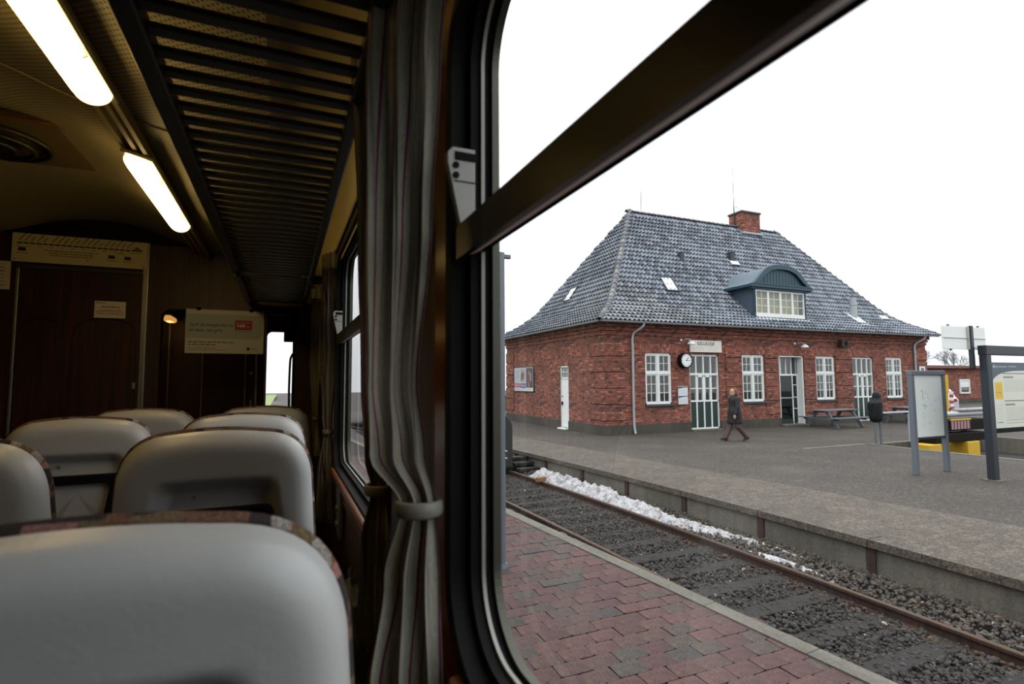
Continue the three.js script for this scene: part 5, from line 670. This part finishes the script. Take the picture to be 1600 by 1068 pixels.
{ // walks to the left (-x), seen from its right rear; local +x is forward, turned afterwards
  const g = thing('person', 'person in a long dark coat and brown trousers walking past the station doors', 'person', [14.4, 0, -13.95], Math.PI - 0.25); g.scale.z = 1.12; g.scale.x = 1.05;
  const hip = 0.93, sh = 1.46;
  const legs = [[[0.0, hip, 0.09], [0.12, 0.5, 0.09], 0.105, 0.085], [[0.12, 0.5, 0.09], [0.30, 0.1, 0.09], 0.085, 0.078], [[0, hip, -0.09], [-0.05, 0.5, -0.09], 0.105, 0.085], [[-0.05, 0.5, -0.09], [-0.34, 0.14, -0.09], 0.085, 0.078]];
  const arms = [[[0, sh, 0.19], [-0.07, 1.17, 0.24], 0.055, 0.043, 0.05], [[-0.07, 1.17, 0.24], [0.03, 0.93, 0.25], 0.042, 0.032], [[0, sh, -0.19], [0.05, 1.17, -0.24], 0.055, 0.043, 0.05], [[0.05, 1.17, -0.24], [0.14, 0.94, -0.24], 0.042, 0.032]];
  const torso = [[[0, hip + 0.02, 0.05], [0, hip + 0.02, -0.05], 0.13, 0.13, 0.08], [[0, hip, 0], [0.01, 1.2, 0], 0.13, 0.125, 0.08], [[0.01, 1.2, 0], [0.01, 1.42, 0.0], 0.13, 0.11, 0.08], [[0.01, 1.42, 0.13], [0.01, 1.42, -0.13], 0.075, 0.075, 0.08], [[0.01, 1.44, 0], [0.03, 1.6, 0], 0.058, 0.05, 0.03]];
  const feet = [[[0.27, 0.06, 0.09], [0.45, 0.09, 0.1], 0.042, 0.034], [[-0.37, 0.12, -0.09], [-0.22, 0.05, -0.1], 0.042, 0.034]];
  const hand = (x, y, z) => [[[x, y, z], [x + 0.015, y - 0.07, z], 0.03, 0.028, 0.015], ...[-0.024, -0.008, 0.008, 0.024].flatMap((o, i) => { const l = [0.06, 0.075, 0.07, 0.055][i]; return [[[x + o, y - 0.07, z], [x + o + 0.01, y - 0.07 - l * 0.55, z], 0.0095, 0.009, 0.004], [[x + o + 0.01, y - 0.07 - l * 0.55, z], [x + o + 0.03, y - 0.07 - l, z], 0.009, 0.008, 0.004]]; }), [[x + 0.02, y - 0.02, z], [x + 0.05, y - 0.06, z - Math.sign(z) * 0.015], 0.011, 0.009, 0.006], [[x + 0.05, y - 0.06, z - Math.sign(z) * 0.015], [x + 0.06, y - 0.085, z - Math.sign(z) * 0.015], 0.009, 0.008, 0.004]];
  const headB = [[[0.03, 1.66, 0], [0.035, 1.72, 0], 0.088, 0.092, 0.04], [[0.06, 1.62, 0], [0.075, 1.6, 0], 0.06, 0.045, 0.04], [[0.118, 1.665, 0], [0.136, 1.64, 0], 0.013, 0.017, 0.012], [[0.035, 1.66, 0.088], [0.03, 1.645, 0.09], 0.018, 0.014, 0.008], [[0.035, 1.66, -0.088], [0.03, 1.645, -0.09], 0.018, 0.014, 0.008], [[0.105, 1.615, 0.02], [0.105, 1.615, -0.02], 0.016, 0.016, 0.01], [[0.03, 1.52, 0], [0.035, 1.62, 0], 0.052, 0.052, 0.03]];
  const paint = (geo, fn) => { const p = geo.attributes.position, c = new Float32Array(p.count * 3); for (let i = 0; i < p.count; i++) c.set(fn(p.getX(i), p.getY(i), p.getZ(i)), i * 3); geo.setAttribute('color', new THREE.BufferAttribute(c, 3)); return geo; };
  const skin = [0.42, 0.24, 0.17], brown = [0.065, 0.036, 0.036], shoe = [0.03, 0.018, 0.018];
  const bodyG = paint(sdfMesh([...legs, ...torso, ...arms, ...feet], [0, 0.86, 0], 1.86, 120), (x, y) => y < 0.13 && x > -0.3 || y < 0.17 && x < -0.2 && y < 0.12 ? shoe : y < 1.5 ? brown : skin);
  const headG = paint(sdfMesh(headB, [0.04, 1.64, 0], 0.34, 84), (x, y, z) => Math.abs(y - 1.675) < 0.009 && x > 0.09 && Math.abs(Math.abs(z) - 0.034) < 0.014 ? [0.03, 0.025, 0.02] : Math.abs(y - 1.613) < 0.006 && x > 0.11 && Math.abs(z) < 0.025 ? [0.3, 0.1, 0.09] : skin);
  const hands = [sdfMesh(hand(0.03, 0.93, 0.25), [0.05, 0.87, 0.25], 0.24, 80), sdfMesh(hand(0.14, 0.94, -0.24), [0.16, 0.88, -0.24], 0.24, 80)].map((h) => paint(h, () => skin));
  const all = mergeGeometries([bodyG, headG, ...hands]); mesh('body', all, std({ vertexColors: true, roughness: 0.8 }), g);
  const coat = sdfMesh([[[0, 1.42, 0.12], [0, 1.42, -0.12], 0.105, 0.105, 0.08], [[0.01, 1.4, 0], [0.0, 1.0, 0], 0.165, 0.17, 0.1], [[0, 1.0, 0.03], [0.05, 0.66, 0.05], 0.165, 0.18, 0.1], [[0, 1.0, -0.03], [-0.06, 0.66, -0.04], 0.165, 0.175, 0.1], [[0, sh, 0.19], [-0.07, 1.17, 0.25], 0.078, 0.066, 0.06], [[-0.07, 1.17, 0.25], [0.025, 0.95, 0.255], 0.064, 0.054, 0.03], [[0, sh, -0.19], [0.05, 1.17, -0.25], 0.078, 0.066, 0.06], [[0.05, 1.17, -0.25], [0.13, 0.96, -0.245], 0.064, 0.054, 0.03], [[0.0, 1.5, 0], [0.01, 1.55, 0], 0.085, 0.078, 0.04]], [0, 1.1, 0], 1.3, 96, 0.03, (p, D) => Math.max(D, 0.62 - p.y + 0.02 * Math.sin(p.x * 30), p.y - 1.575));
  mesh('coat', coat, std({ color: 0x101317, roughness: 0.75 }), g).userData.label = 'long dark coat';
  const hair = sdfMesh([[[0.01, 1.7, 0], [0.0, 1.73, 0], 0.1, 0.1, 0.04], [[-0.04, 1.7, 0], [-0.05, 1.56, 0], 0.075, 0.06, 0.04], [[-0.03, 1.66, 0.06], [-0.04, 1.55, 0.05], 0.04, 0.035, 0.03], [[-0.03, 1.66, -0.06], [-0.04, 1.55, -0.05], 0.04, 0.035, 0.03]], [-0.01, 1.67, 0], 0.4, 80, 0.03, (p, D) => Math.max(D, (p.x - 0.075) + Math.max(0, 1.72 - p.y) * 0.9));
  mesh('hair', hair, std({ color: 0x5a4634, roughness: 0.8 }), g).userData.label = 'light brown hair';
}
renderer.render(scene, camera);
